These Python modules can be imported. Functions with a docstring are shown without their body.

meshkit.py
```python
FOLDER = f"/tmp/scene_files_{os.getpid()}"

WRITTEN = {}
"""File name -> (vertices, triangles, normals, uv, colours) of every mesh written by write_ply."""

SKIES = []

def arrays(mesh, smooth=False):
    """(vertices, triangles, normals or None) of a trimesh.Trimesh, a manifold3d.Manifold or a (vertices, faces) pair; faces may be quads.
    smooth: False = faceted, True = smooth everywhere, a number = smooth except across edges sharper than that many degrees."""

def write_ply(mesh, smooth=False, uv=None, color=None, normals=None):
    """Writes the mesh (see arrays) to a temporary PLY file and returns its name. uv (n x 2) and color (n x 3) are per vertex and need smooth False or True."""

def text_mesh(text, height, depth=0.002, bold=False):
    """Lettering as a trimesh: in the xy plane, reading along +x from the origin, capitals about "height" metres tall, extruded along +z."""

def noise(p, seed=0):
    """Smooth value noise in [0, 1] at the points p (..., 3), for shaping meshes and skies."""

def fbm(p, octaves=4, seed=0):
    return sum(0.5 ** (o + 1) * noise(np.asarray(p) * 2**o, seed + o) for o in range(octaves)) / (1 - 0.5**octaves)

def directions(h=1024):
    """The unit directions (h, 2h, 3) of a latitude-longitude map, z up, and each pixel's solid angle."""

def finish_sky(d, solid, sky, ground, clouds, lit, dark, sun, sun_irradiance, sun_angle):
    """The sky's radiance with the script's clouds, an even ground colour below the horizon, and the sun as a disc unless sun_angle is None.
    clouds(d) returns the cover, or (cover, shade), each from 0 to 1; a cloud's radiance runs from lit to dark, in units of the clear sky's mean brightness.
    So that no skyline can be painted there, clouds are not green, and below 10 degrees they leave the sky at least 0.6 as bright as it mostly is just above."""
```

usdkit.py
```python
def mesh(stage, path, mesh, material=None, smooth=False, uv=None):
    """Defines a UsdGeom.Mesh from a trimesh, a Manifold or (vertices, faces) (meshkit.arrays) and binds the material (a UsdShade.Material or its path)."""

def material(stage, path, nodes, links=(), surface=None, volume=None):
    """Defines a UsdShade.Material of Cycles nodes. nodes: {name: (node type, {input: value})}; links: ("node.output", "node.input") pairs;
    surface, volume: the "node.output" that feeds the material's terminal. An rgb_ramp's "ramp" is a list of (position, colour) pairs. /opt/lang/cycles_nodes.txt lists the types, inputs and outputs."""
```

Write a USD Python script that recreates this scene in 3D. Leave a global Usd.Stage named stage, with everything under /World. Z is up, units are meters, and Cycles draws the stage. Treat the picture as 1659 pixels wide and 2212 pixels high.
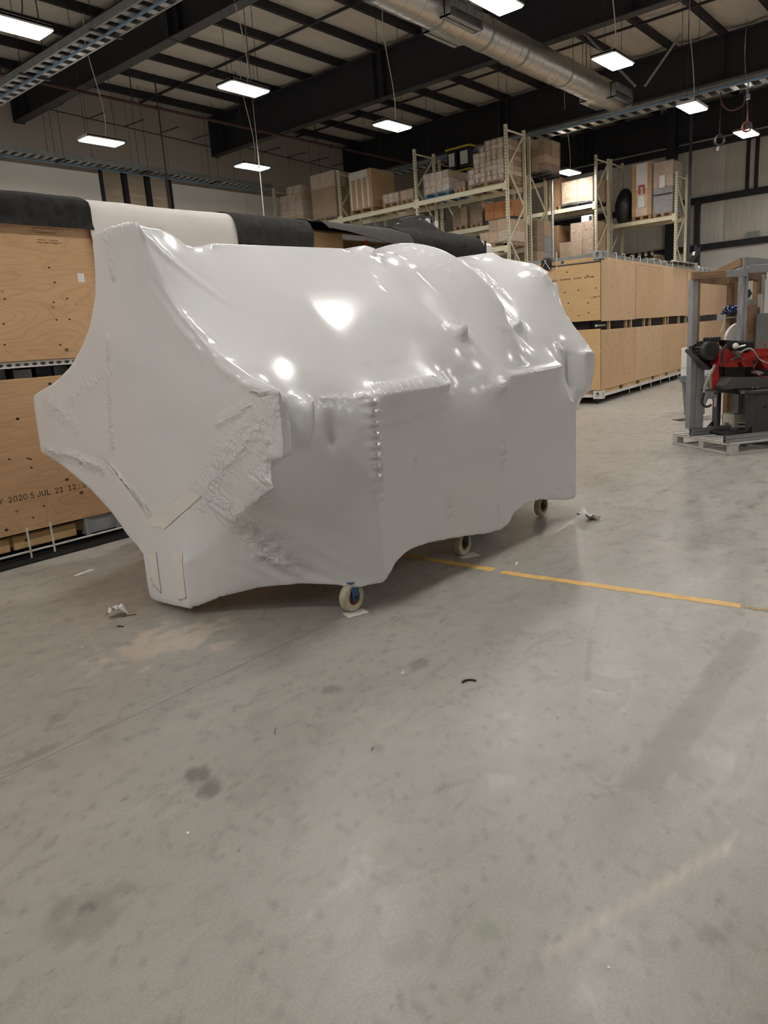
import math, random
import numpy as np, trimesh
from scipy import sparse
from scipy.spatial import cKDTree
from shapely.geometry import Polygon, Point
import manifold3d as m3
import meshkit, usdkit
from pxr import Usd, UsdGeom, Gf, Sdf, Vt, UsdShade

stage = Usd.Stage.CreateInMemory()
UsdGeom.SetStageUpAxis(stage, UsdGeom.Tokens.z)
UsdGeom.SetStageMetersPerUnit(stage, 1.0)
UsdGeom.Xform.Define(stage, '/World')
rng = np.random.default_rng(7)

# ------------------------------------------------------------------ camera
# world: +x along the crates and roof purlins, +y along the roof beams and racks, z up; the camera stands at x = y = 0
W, H, CAM_Z = 1659, 2212, 1.5
CX, CY = W / 2, H / 2
VA, VB = np.array([2200., 640.]), np.array([-1100., 870.])      # the two vanishing points measured in the photograph
FPX = math.sqrt(-((VA - [CX, CY]) @ (VB - [CX, CY])))
def _ray(x, y): return np.array([(x - CX) / FPX, -(y - CY) / FPX, -1.0])
_a = _ray(*VA); _a /= np.linalg.norm(_a)
_b = _ray(*VB); _b -= _a * (_a @ _b); _b /= np.linalg.norm(_b)
ROT = np.array([_a, _b, np.cross(_a, _b)])
EYE = np.array([0, 0, CAM_Z])
def atX(x, y, v): d = ROT @ _ray(x, y); return EYE + d * (v / d[0])          # the point of the plane x = v that stands at a pixel of the photograph
def atY(x, y, v): d = ROT @ _ray(x, y); return EYE + d * (v / d[1])
def atZ(x, y, v=0.0): d = ROT @ _ray(x, y); return EYE + d * ((v - CAM_Z) / d[2])
cam = UsdGeom.Camera.Define(stage, '/World/camera')
cam.AddTransformOp().Set(Gf.Matrix4d(*ROT[:, 0], 0, *ROT[:, 1], 0, *ROT[:, 2], 0, *EYE, 1))
cam.CreateHorizontalApertureAttr(36.0); cam.CreateVerticalApertureAttr(48.0)
cam.CreateFocalLengthAttr(36.0 * FPX / W)
cam.CreateClippingRangeAttr(Gf.Vec2f(0.05, 500))
cam.CreateExposureAttr(0.16)
LAMP_STRENGTH = 56.0
LAMP_COLOR = (1.0, 0.955, 0.90)

# ------------------------------------------------------------------ helpers
_names = {}
def numbered(parent, name):
    k = (parent, name); n = _names.get(k, 0); _names[k] = n + 1
    return name if n == 0 else f'{name}_{n:03d}'
class Thing:
    """an Xform at the thing's base whose children are its parts; meshes given to add() are in world coordinates unless local"""
    def __init__(s, name, label=None, cat=None, loc=(0, 0, 0), rotz=0.0, group=None, kind=None):
        s.path = '/World/' + numbered('/World', name); s.loc = np.array(loc, float); s.rot = rotz
        x = UsdGeom.Xform.Define(stage, s.path); x.AddTranslateOp().Set(Gf.Vec3d(*map(float, loc)))
        if rotz: x.AddRotateZOp().Set(math.degrees(rotz))
        tag(x.GetPrim(), label, cat, group, kind); s.prim = x.GetPrim()
    def add(s, name, mesh, mat, local=False, smooth=False, parent=None, label=None, kind=None):
        m = as_mesh(mesh)
        if not local:
            v = m.vertices - s.loc; c, n = math.cos(-s.rot), math.sin(-s.rot)
            m = trimesh.Trimesh(np.c_[v[:, 0] * c - v[:, 1] * n, v[:, 0] * n + v[:, 1] * c, v[:, 2]], m.faces, process=False)
        return put(parent or s.path, name, m, mat, smooth, label, kind)
def tag(p, label=None, cat=None, group=None, kind=None):
    for k, v in (('label', label), ('category', cat), ('group', group), ('kind', kind)):
        if v: p.SetCustomDataByKey(k, v)
def put(parent, name, mesh, mat, smooth=False, label=None, kind=None):
    path = parent + '/' + numbered(parent, name)
    g = usdkit.mesh(stage, path, mesh, M(mat), smooth)
    tag(g.GetPrim(), label, None, None, kind)
    return path
def single(name, mesh, mat, label=None, cat=None, group=None, kind=None, smooth=False):
    p = put('/World', name, as_mesh(mesh), mat, smooth)
    tag(stage.GetPrimAtPath(p), label, cat, group, kind)
    return p
def as_mesh(m):
    if isinstance(m, (list, tuple)): m = cat(*m)
    if hasattr(m, 'to_mesh'):
        q = m.to_mesh(); m = trimesh.Trimesh(q.vert_properties[:, :3], q.tri_verts, process=False)
    return m
def cat(*ms):
    ms = [as_mesh(m) for m in ms]
    return trimesh.util.concatenate([trimesh.Trimesh(m.vertices, m.faces, process=False) for m in ms])
def box(x0, x1, y0, y1, z0, z1, b=0.0):
    x0, x1 = min(x0, x1), max(x0, x1); y0, y1 = min(y0, y1), max(y0, y1); z0, z1 = min(z0, z1), max(z0, z1)
    if b <= 0:
        m = trimesh.creation.box((x1 - x0, y1 - y0, z1 - z0)); m.apply_translation(((x0 + x1) / 2, (y0 + y1) / 2, (z0 + z1) / 2)); return m
    b = min(b, (x1 - x0) / 2.01, (y1 - y0) / 2.01, (z1 - z0) / 2.01)
    pts = []
    for X, sx in ((x0, 1), (x1, -1)):
        for Y, sy in ((y0, 1), (y1, -1)):
            for Z, sz in ((z0, 1), (z1, -1)):
                pts += [(X, Y + sy * b, Z + sz * b), (X + sx * b, Y, Z + sz * b), (X + sx * b, Y + sy * b, Z)]
    return as_mesh(m3.Manifold.hull_points(np.array(pts)))
def bar(p, q, w, h, up=(0, 0, 1)):
    """a rectangular bar from p to q, w wide and h deep along up"""
    p, q = np.array(p, float), np.array(q, float); d = q - p; L = np.linalg.norm(d); d /= L
    s = np.cross(up, d); s /= np.linalg.norm(s); u = np.cross(d, s)
    m = trimesh.creation.box((L, w, h)); T = np.eye(4); T[:3, 0], T[:3, 1], T[:3, 2], T[:3, 3] = d, s, u, (p + q) / 2
    m.apply_transform(T); return m
def rod(p, q, r, n=10):
    return trimesh.creation.cylinder(r, segment=np.array([p, q], float), sections=n)
def tube(pts, r, n=8, closed=False):
    pts = np.array(pts, float); k = len(pts)
    t = np.gradient(pts, axis=0) if not closed else np.roll(pts, -1, 0) - np.roll(pts, 1, 0)
    t /= np.linalg.norm(t, axis=1)[:, None] + 1e-12
    ref = np.array([0, 0, 1.]) if abs(t[0, 2]) < .9 else np.array([1., 0, 0])
    v = []
    nrm = ref - t[0] * (ref @ t[0]); nrm /= np.linalg.norm(nrm)
    for i in range(k):
        nrm = nrm - t[i] * (nrm @ t[i]); nrm /= np.linalg.norm(nrm) + 1e-12
        bn = np.cross(t[i], nrm); a = np.arange(n) * 2 * math.pi / n
        v.append(pts[i] + r * (np.cos(a)[:, None] * nrm + np.sin(a)[:, None] * bn))
    v = np.vstack(v); f = []
    for i in range(k if closed else k - 1):
        j = (i + 1) % k
        for s in range(n):
            a0, a1, b0, b1 = i * n + s, i * n + (s + 1) % n, j * n + s, j * n + (s + 1) % n
            f += [(a0, a1, b1), (a0, b1, b0)]
    if not closed:
        for s in range(1, n - 1): f += [(0, s + 1, s), ((k - 1) * n, (k - 1) * n + s, (k - 1) * n + s + 1)]
    return trimesh.Trimesh(v, np.array(f), process=False)
def curve(pts, n=24):
    """a smooth curve through the points"""
    from scipy.interpolate import CubicSpline
    pts = np.array(pts, float); s = np.r_[0, np.cumsum(np.linalg.norm(np.diff(pts, axis=0), axis=1))]
    return CubicSpline(s, pts)(np.linspace(0, s[-1], n))
def extrude(poly, depth, origin, u, v):
    """a polygon in the plane of u and v at the origin, thickened by depth along u x v"""
    p = poly if isinstance(poly, Polygon) else Polygon(poly)
    m = trimesh.creation.extrude_polygon(p, depth, engine='earcut')
    u, v = np.array(u, float), np.array(v, float); T = np.eye(4)
    T[:3, 0], T[:3, 1], T[:3, 2], T[:3, 3] = u, v, np.cross(u, v), origin
    m.apply_transform(T); return m
def grid(P, thick=None):
    """quads over a grid of points (n, m, 3); thick gives it a back side that far along its normal"""
    n, m = P.shape[:2]; idx = np.arange(n * m).reshape(n, m)
    q = np.stack([idx[:-1, :-1], idx[1:, :-1], idx[1:, 1:], idx[:-1, 1:]], -1).reshape(-1, 4)
    f = np.vstack([q[:, [0, 1, 2]], q[:, [0, 2, 3]]])
    if not thick: return trimesh.Trimesh(P.reshape(-1, 3), f, process=False)
    t = trimesh.Trimesh(P.reshape(-1, 3), f, process=False); nn = np.array(t.vertex_normals)
    v2 = P.reshape(-1, 3) - nn * thick; k = n * m
    rim = np.r_[idx[0, :], idx[1:, -1], idx[-1, -2::-1], idx[-2:0:-1, 0]]
    r2 = np.roll(rim, -1)
    fr = np.vstack([np.c_[rim, r2, r2 + k], np.c_[rim, r2 + k, rim + k]])
    return trimesh.Trimesh(np.vstack([P.reshape(-1, 3), v2]), np.vstack([f, f[:, ::-1] + k, fr[:, ::-1]]), process=False)
def facebox(X, xl, xr, yt, yb):
    """y and z ranges of a face standing in the plane x = X, from its edges in the photograph"""
    l, r = atX(xl, (yt + yb) / 2, X), atX(xr, (yt + yb) / 2, X); xm = (xl + xr) / 2
    return r[1], l[1], atX(xm, yb, X)[2], atX(xm, yt, X)[2]

# ------------------------------------------------------------------ materials
_mats, _defs = {}, {}
def M(name):
    if name not in _mats: _mats[name] = _defs[name](name)
    return _mats[name]
def srgb(r, g, b):
    c = np.array([r, g, b]) / 255.0
    return tuple(np.where(c <= .04045, c / 12.92, ((c + .055) / 1.055) ** 2.4))
def plain(name, color, rough=.6, metal=0.0, var=.12, scale=6.0, bump=0.0, bscale=40.0, spec=.5, stretch=(1, 1, 1), tint=None):
    """a surface whose colour wanders a little with noise; tint is the second colour"""
    def make(n):
        lo = tuple(x * (1 - var) for x in color); hi = tuple(min(1, x * (1 + var)) for x in (tint or color))
        nodes = {'t': ('texture_coordinate', {}), 'mp': ('mapping', {'scale': stretch}), 'n': ('noise_texture', {'scale': scale, 'detail': 4.0, 'roughness': .6}),
                 'r': ('rgb_ramp', {'ramp': [(.3, lo), (.7, hi)]}), 'p': ('principled_bsdf', {'roughness': rough, 'metallic': metal, 'specular_ior_level': spec})}
        links = [('t.object', 'mp.vector'), ('mp.vector', 'n.vector'), ('n.fac', 'r.fac'), ('r.color', 'p.base_color')]
        if bump:
            nodes['b'] = ('noise_texture', {'scale': bscale, 'detail': 3.0}); nodes['bm'] = ('bump', {'strength': 1.0, 'distance': bump})
            links += [('mp.vector', 'b.vector'), ('b.fac', 'bm.height'), ('bm.normal', 'p.normal')]
        return usdkit.material(stage, '/World/Looks/' + n, nodes, links, surface='p.BSDF')
    _defs[name] = make
def material(n, nodes, links, surface): return usdkit.material(stage, '/World/Looks/' + n, nodes, links, surface=surface)
def film_def(n):
    return material(n, {
        'w': ('attribute', {'attribute': 'wrinkle'}), 'd': ('attribute', {'attribute': 'dust'}),
        't': ('texture_coordinate', {}),
        'n1': ('noise_texture', {'scale': 16.0, 'detail': 3.0, 'roughness': .55, 'distortion': 1.2}),
        'n2': ('noise_texture', {'scale': 3.0, 'detail': 2.0}),
        'n3': ('noise_texture', {'scale': 60.0, 'detail': 2.0}),
        'pa': ('attribute', {'attribute': 'pleat'}), 'ra': ('attribute', {'attribute': 'ripple'}), 'wz': ('wave_texture', {'bands_direction': 'z', 'scale': 5.2, 'distortion': 1.6, 'detail': 1.0, 'detail_scale': 1.5}), 'wx': ('wave_texture', {'bands_direction': 'x', 'scale': 11.0, 'distortion': 2.2, 'detail': 1.0, 'detail_scale': 2.0}),
        'mz': ('math', {'math_type': 'multiply'}), 'mx': ('math', {'math_type': 'multiply'}), 'mzs': ('math', {'math_type': 'multiply', 'value2': .55}), 'mxs': ('math', {'math_type': 'multiply', 'value2': .32}), 'a2': ('math', {'math_type': 'add'}), 'a3': ('math', {'math_type': 'add'}),
        'm1': ('math', {'math_type': 'multiply'}), 'm2': ('math', {'math_type': 'multiply', 'value2': .03}), 'a': ('math', {'math_type': 'add'}),
        'bm': ('bump', {'strength': 1.0, 'distance': .036}),
        'dm': ('math', {'math_type': 'multiply', 'value2': .8}), 'dn': ('math', {'math_type': 'multiply'}),
        'c': ('mix_color', {'a': (.838, .84, .86), 'b': (.55, .54, .53)}),
        'rr': ('math', {'math_type': 'multiply_add', 'value2': .10, 'value3': .165}),
        'p': ('principled_bsdf', {'specular_ior_level': .45})},
        [('t.object', 'n1.vector'), ('t.object', 'n2.vector'), ('t.object', 'n3.vector'), ('n1.fac', 'm1.value1'), ('w.fac', 'm1.value2'), ('n2.fac', 'm2.value1'), ('m1.value', 'a.value1'), ('m2.value', 'a.value2'),
         ('t.object', 'wz.vector'), ('t.object', 'wx.vector'), ('wz.fac', 'mz.value1'), ('pa.fac', 'mz.value2'), ('wx.fac', 'mx.value1'), ('ra.fac', 'mx.value2'), ('mz.value', 'mzs.value1'), ('mx.value', 'mxs.value1'), ('a.value', 'a2.value1'), ('mzs.value', 'a2.value2'), ('a2.value', 'a3.value1'), ('mxs.value', 'a3.value2'),
         ('a3.value', 'bm.height'), ('bm.normal', 'p.normal'), ('d.fac', 'dn.value1'), ('n3.fac', 'dn.value2'), ('dn.value', 'dm.value1'), ('dm.value', 'c.fac'), ('c.result', 'p.base_color'), ('w.fac', 'rr.value1'), ('rr.value', 'p.roughness')],
        'p.BSDF')
_defs['film'] = film_def
def floor_def(n):
    return material(n, {
        'g': ('geometry', {}), 's': ('attribute', {'attribute': 'stain'}), 'pl': ('attribute', {'attribute': 'pale'}), 'gr': ('attribute', {'attribute': 'green'}),
        'mp': ('mapping', {'scale': (1.0, 1.7, 1.0), 'rotation': (0, 0, .35)}),
        'n1': ('noise_texture', {'scale': .45, 'detail': 5.0, 'roughness': .55}), 'n2': ('noise_texture', {'scale': 5.0, 'detail': 6.0, 'roughness': .65, 'distortion': .6}),
        'n3': ('noise_texture', {'scale': 14.0, 'detail': 3.0, 'roughness': .5}), 'n4': ('noise_texture', {'scale': 120.0, 'detail': 2.0}),
        'r1': ('rgb_ramp', {'ramp': [(.25, (.325, .309, .278)), (.5, (.375, .360, .327)), (.75, (.42, .405, .37))]}),
        'r2': ('rgb_ramp', {'ramp': [(.26, (.88, .88, .88)), (.44, (.985, .985, .985)), (.62, (1, 1, 1)), (.8, (1.07, 1.065, 1.05))]}),
        'r3': ('rgb_ramp', {'ramp': [(.25, (.76, .75, .74)), (.34, (1, 1, 1))]}),
        'r4': ('rgb_ramp', {'ramp': [(.3, (.93, .93, .93)), (.7, (1.06, 1.06, 1.06))]}),
        'x1': ('mix_color', {'blend_type': 'multiply', 'fac': 1.0}), 'x2': ('mix_color', {'blend_type': 'multiply', 'fac': 1.0}), 'x3': ('mix_color', {'blend_type': 'multiply', 'fac': 1.0}),
        'sx': ('mix_color', {'b': (.13, .122, .11)}), 'px': ('mix_color', {'b': (.54, .47, .39)}), 'gx': ('mix_color', {'b': (.25, .31, .21)}),
        'rr': ('map_range', {'from_min': .3, 'from_max': .7, 'to_min': .25, 'to_max': .41, 'clamp': True}),
        'bm': ('bump', {'strength': .22, 'distance': .004}), 'p': ('principled_bsdf', {'specular_ior_level': .5})},
        [('g.position', 'mp.vector'), ('g.position', 'n1.vector'), ('mp.vector', 'n2.vector'), ('mp.vector', 'n3.vector'), ('g.position', 'n4.vector'),
         ('n1.fac', 'r1.fac'), ('n2.fac', 'r2.fac'), ('n3.fac', 'r3.fac'), ('n4.fac', 'r4.fac'), ('r1.color', 'x1.a'), ('r2.color', 'x1.b'), ('x1.result', 'x2.a'), ('r3.color', 'x2.b'), ('x2.result', 'x3.a'), ('r4.color', 'x3.b'),
         ('s.fac', 'sx.fac'), ('x3.result', 'sx.a'), ('pl.fac', 'px.fac'), ('sx.result', 'px.a'), ('gr.fac', 'gx.fac'), ('px.result', 'gx.a'), ('gx.result', 'p.base_color'),
         ('n2.fac', 'rr.value'), ('rr.result', 'p.roughness'), ('n2.fac', 'bm.height'), ('bm.normal', 'p.normal')], 'p.BSDF')
_defs['floor'] = floor_def
def ply(name, lo, mid, dark, knot=(.12, .07, .035), grain=(.55, 1.0, 1.9), seed=0.0, lines=.55):
    def make(n):
        return material(n, {
            't': ('texture_coordinate', {}), 'mp': ('mapping', {'scale': grain, 'location': (seed, seed * 1.7, seed * .6)}),
            'n': ('noise_texture', {'scale': 1.5, 'detail': 2.0, 'roughness': .45, 'distortion': .3}), 'mu': ('math', {'math_type': 'multiply', 'value2': 17.0}), 'fr': ('math', {'math_type': 'fraction'}),
            'rl': ('rgb_ramp', {'ramp': [(.0, (1, 1, 1)), (.12, (.0, .0, .0)), (.75, (0, 0, 0)), (1.0, (1, 1, 1))]}), 'ls': ('math', {'math_type': 'multiply', 'value2': lines}),
            'rb': ('rgb_ramp', {'ramp': [(.3, lo), (.7, mid)]}), 'x1': ('mix_color', {'b': dark}),
            'mpf': ('mapping', {'scale': (3.0, 20.0, 60.0)}), 'nf': ('noise_texture', {'scale': 2.0, 'detail': 3.0}), 'rf': ('rgb_ramp', {'ramp': [(.3, (.9, .9, .9)), (.7, (1.06, 1.06, 1.06))]}), 'x2': ('mix_color', {'blend_type': 'multiply', 'fac': 1.0}),
            'mk': ('mapping', {'scale': (1.0, .02, 1.25), 'location': (seed, 0, seed)}), 'v': ('voronoi_texture', {'scale': 4.2}), 'rk': ('rgb_ramp', {'ramp': [(.05, (1, 1, 1)), (.085, (.25, .25, .25)), (.11, (0, 0, 0))]}), 'x3': ('mix_color', {'b': knot}),
            'p': ('principled_bsdf', {'roughness': .62, 'specular_ior_level': .3})},
            [('t.object', 'mp.vector'), ('mp.vector', 'n.vector'), ('n.fac', 'mu.value1'), ('mu.value', 'fr.value1'), ('fr.value', 'rl.fac'), ('rl.color', 'ls.value1'), ('n.fac', 'rb.fac'), ('rb.color', 'x1.a'), ('ls.value', 'x1.fac'),
             ('t.object', 'mpf.vector'), ('mpf.vector', 'nf.vector'), ('nf.fac', 'rf.fac'), ('x1.result', 'x2.a'), ('rf.color', 'x2.b'), ('t.object', 'mk.vector'), ('mk.vector', 'v.vector'), ('v.distance', 'rk.fac'), ('x2.result', 'x3.a'), ('rk.color', 'x3.fac'), ('x3.result', 'p.base_color')], 'p.BSDF')
    _defs[name] = make
ply('plywood_honey', (.57, .355, .19), (.63, .405, .23), (.44, .26, .125), seed=.3, lines=.38)
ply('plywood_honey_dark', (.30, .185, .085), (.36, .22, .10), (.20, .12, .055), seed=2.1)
ply('plywood_pale', (.62, .42, .255), (.67, .465, .29), (.50, .32, .18), grain=(1.4, 1.0, .7), seed=4.4, lines=.3)
ply('plywood_pale_a', (.59, .385, .225), (.64, .43, .26), (.47, .29, .155), grain=(1.4, 1.0, .7), seed=7.7, lines=.35)
ply('plywood_yellow', (.66, .44, .22), (.70, .48, .25), (.53, .32, .14), seed=5.2, lines=.25)
def strap_film(n):       # clear stretch film over cartons
    return material(n, {'t': ('texture_coordinate', {}), 'mp': ('mapping', {'scale': (1, 1, 2.2)}), 'n': ('noise_texture', {'scale': 9.0, 'detail': 4.0, 'distortion': 1.5}), 'bm': ('bump', {'strength': 1.0, 'distance': .06}),
        'r': ('rgb_ramp', {'ramp': [(.40, (.10, .10, .10)), (.68, (.5, .5, .5))]}),
        'g': ('glossy_bsdf', {'roughness': .16, 'color': (.9, .9, .9)}), 'df': ('diffuse_bsdf', {'color': (.85, .83, .80)}), 'm0': ('mix_closure', {'fac': .30}), 'tr': ('transparent_bsdf', {'color': (.97, .97, .97)}), 'm': ('mix_closure', {})},
        [('t.object', 'mp.vector'), ('mp.vector', 'n.vector'), ('n.fac', 'bm.height'), ('bm.normal', 'g.normal'), ('n.fac', 'r.fac'), ('g.BSDF', 'm0.closure1'), ('df.BSDF', 'm0.closure2'), ('tr.BSDF', 'm.closure1'), ('m0.closure', 'm.closure2'), ('r.color', 'm.fac')], 'm.closure')
_defs['stretch_film'] = strap_film
def lens_def(n): return material(n, {'e': ('emission', {'color': LAMP_COLOR, 'strength': LAMP_STRENGTH})}, [], 'e.emission')
_defs['lamp_lens'] = lens_def
_defs['office_lens'] = lambda n: material(n, {'e': ('emission', {'color': LAMP_COLOR, 'strength': 9.0})}, [], 'e.emission')
def pane_def(n):
    return material(n, {'f': ('fresnel', {'IOR': 1.6}), 'g': ('glossy_bsdf', {'roughness': .02, 'color': (.9, .88, .84)}), 'tr': ('transparent_bsdf', {'color': (.75, .70, .63)}), 'm': ('mix_closure', {})},
        [('f.fac', 'm.fac'), ('tr.BSDF', 'm.closure1'), ('g.BSDF', 'm.closure2')], 'm.closure')
_defs['pane'] = pane_def
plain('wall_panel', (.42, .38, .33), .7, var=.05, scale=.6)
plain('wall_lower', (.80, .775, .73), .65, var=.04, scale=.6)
plain('insulation', (.72, .69, .63), .38, var=.07, scale=.8, bump=.03, bscale=2.2, stretch=(1, 3.0, .35))
plain('roof_insulation', (.62, .57, .50), .6, var=.09, scale=.7, bump=.05, bscale=1.6, stretch=(1.0, 3.0, 1))
plain('black_steel', (.020, .020, .026), .55, var=.2)
plain('dark_steel', (.035, .035, .04), .5, var=.25)
plain('galvanised', (.50, .50, .50), .33, .85, var=.12, scale=9)
plain('duct_metal', (.55, .53, .49), .34, .9, var=.10, scale=14, bump=.004, bscale=26, stretch=(6, 1, 1))
plain('tray_metal', (.30, .32, .31), .45, .55, var=.15)
plain('blue_pipe', (.14, .24, .36), .45, var=.1)
plain('red_pipe', (.07, .028, .022), .6, var=.3)
plain('rack_cream', (.76, .72, .54), .5, var=.07, scale=5)
plain('rack_beam_cream', (.78, .74, .55), .5, var=.06, scale=5)
plain('cardboard', (.52, .345, .19), .75, var=.10, scale=4)
plain('cardboard_light', (.64, .45, .275), .75, var=.10, scale=4)
plain('cardboard_dark', (.30, .18, .095), .75, var=.12, scale=4)
plain('cardboard_pale', (.74, .60, .47), .7, var=.10, scale=4)
plain('crate_orange', (.58, .27, .11), .7, var=.12)
plain('white_paper', (.80, .79, .77), .6, var=.03)
plain('white_tape', (.72, .70, .68), .45, var=.06)
plain('cream_tape', (.86, .82, .78), .42, var=.04)
plain('pallet_wood', (.36, .235, .125), .75, var=.2, scale=9)
plain('blue_paint', (.06, .17, .30), .5, var=.15)
plain('caster_blue', (.035, .13, .28), .5, var=.2)
plain('caster_tread', (.50, .44, .27), .5, var=.2, scale=18, tint=(.60, .56, .42))
plain('rust', (.16, .06, .025), .85, var=.35, scale=30)
plain('tote_black', (.014, .014, .016), .45, var=.2)
plain('strap_yellow', (.55, .46, .08), .5)
plain('felt_black', (.030, .029, .028), .93, var=.35, scale=14, spec=.2, bump=.002, bscale=300)
plain('sheet_grey', (.055, .053, .050), .85, var=.12, scale=6, spec=.25)
plain('felt_charcoal', (.040, .039, .038), .93, var=.3, scale=10, spec=.2, bump=.002, bscale=300)
def soiled_def(n):
    return material(n, {'t': ('texture_coordinate', {}), 'n': ('noise_texture', {'scale': 2.4, 'detail': 3.0, 'distortion': .8}), 'n2': ('noise_texture', {'scale': 22.0, 'detail': 3.0}), 'r': ('rgb_ramp', {'ramp': [(.60, (0, 0, 0)), (.70, (.55, .55, .55))]}), 'r2': ('rgb_ramp', {'ramp': [(.35, (.3, .3, .3)), (.6, (1, 1, 1))]}),
        'm': ('math', {'math_type': 'multiply'}), 'c': ('mix_color', {'a': (.70, .665, .63), 'b': (.30, .285, .27)}), 'p': ('principled_bsdf', {'roughness': .75, 'specular_ior_level': .2})},
        [('t.object', 'n.vector'), ('t.object', 'n2.vector'), ('n.fac', 'r.fac'), ('n2.fac', 'r2.fac'), ('r.color', 'm.value1'), ('r2.color', 'm.value2'), ('m.value', 'c.fac'), ('c.result', 'p.base_color')], 'p.BSDF')
_defs['cloth_white'] = soiled_def
plain('white_steel', (.66, .65, .62), .45, var=.06)
plain('grey_casting', (.36, .38, .40), .45, .3, var=.12)
plain('ink', (.05, .035, .02), .8)
plain('ink_faint', (.22, .13, .065), .8)
plain('floor_yellow', (.80, .51, .16), .55, var=.16, scale=12)
plain('floor_yellow_worn', (.42, .31, .15), .6, var=.3, scale=20)
plain('floor_cream', (.55, .48, .33), .55, var=.1)
plain('grey_timber', (.30, .30, .31), .6, var=.14, scale=5, stretch=(1, 1, 1))
plain('brown_timber', (.27, .165, .09), .7, var=.28, scale=5, stretch=(1, 5, 5))
plain('brown_timber_dark', (.16, .09, .045), .7, var=.28, scale=5)
plain('light_pallet', (.55, .53, .50), .6, var=.06)
plain('zinc_rail', (.36, .38, .39), .42, .6, var=.12)
plain('saw_red', (.42, .022, .018), .36, var=.15)
plain('saw_black', (.018, .018, .018), .42, var=.3)
plain('stand_grey', (.060, .062, .066), .5, var=.1, bump=.001, bscale=250)
plain('vise_grey', (.085, .083, .078), .5, var=.15)
plain('bin_grey', (.17, .19, .20), .5, var=.06)
plain('helmet_blue', (.012, .018, .075), .12, var=.2)
plain('tub_white', (.72, .69, .62), .45, var=.04)
plain('visor', (.62, .61, .60), .3, var=.04)
plain('rubber', (.02, .02, .02), .6, var=.3)
plain('mat_black', (.012, .011, .010), .8, var=.4, scale=30)
plain('red_cord', (.45, .06, .04), .5)
plain('red_cord_dull', (.20, .05, .035), .5)
plain('cable_grey', (.34, .34, .27), .5)
plain('steel_bright', (.6, .6, .6), .25, .9)
plain('crumple', (.86, .85, .83), .5, var=.03)
plain('orange_red', (.62, .13, .05), .5)
plain('screen_bright', (.7, .68, .64), .5)

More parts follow.
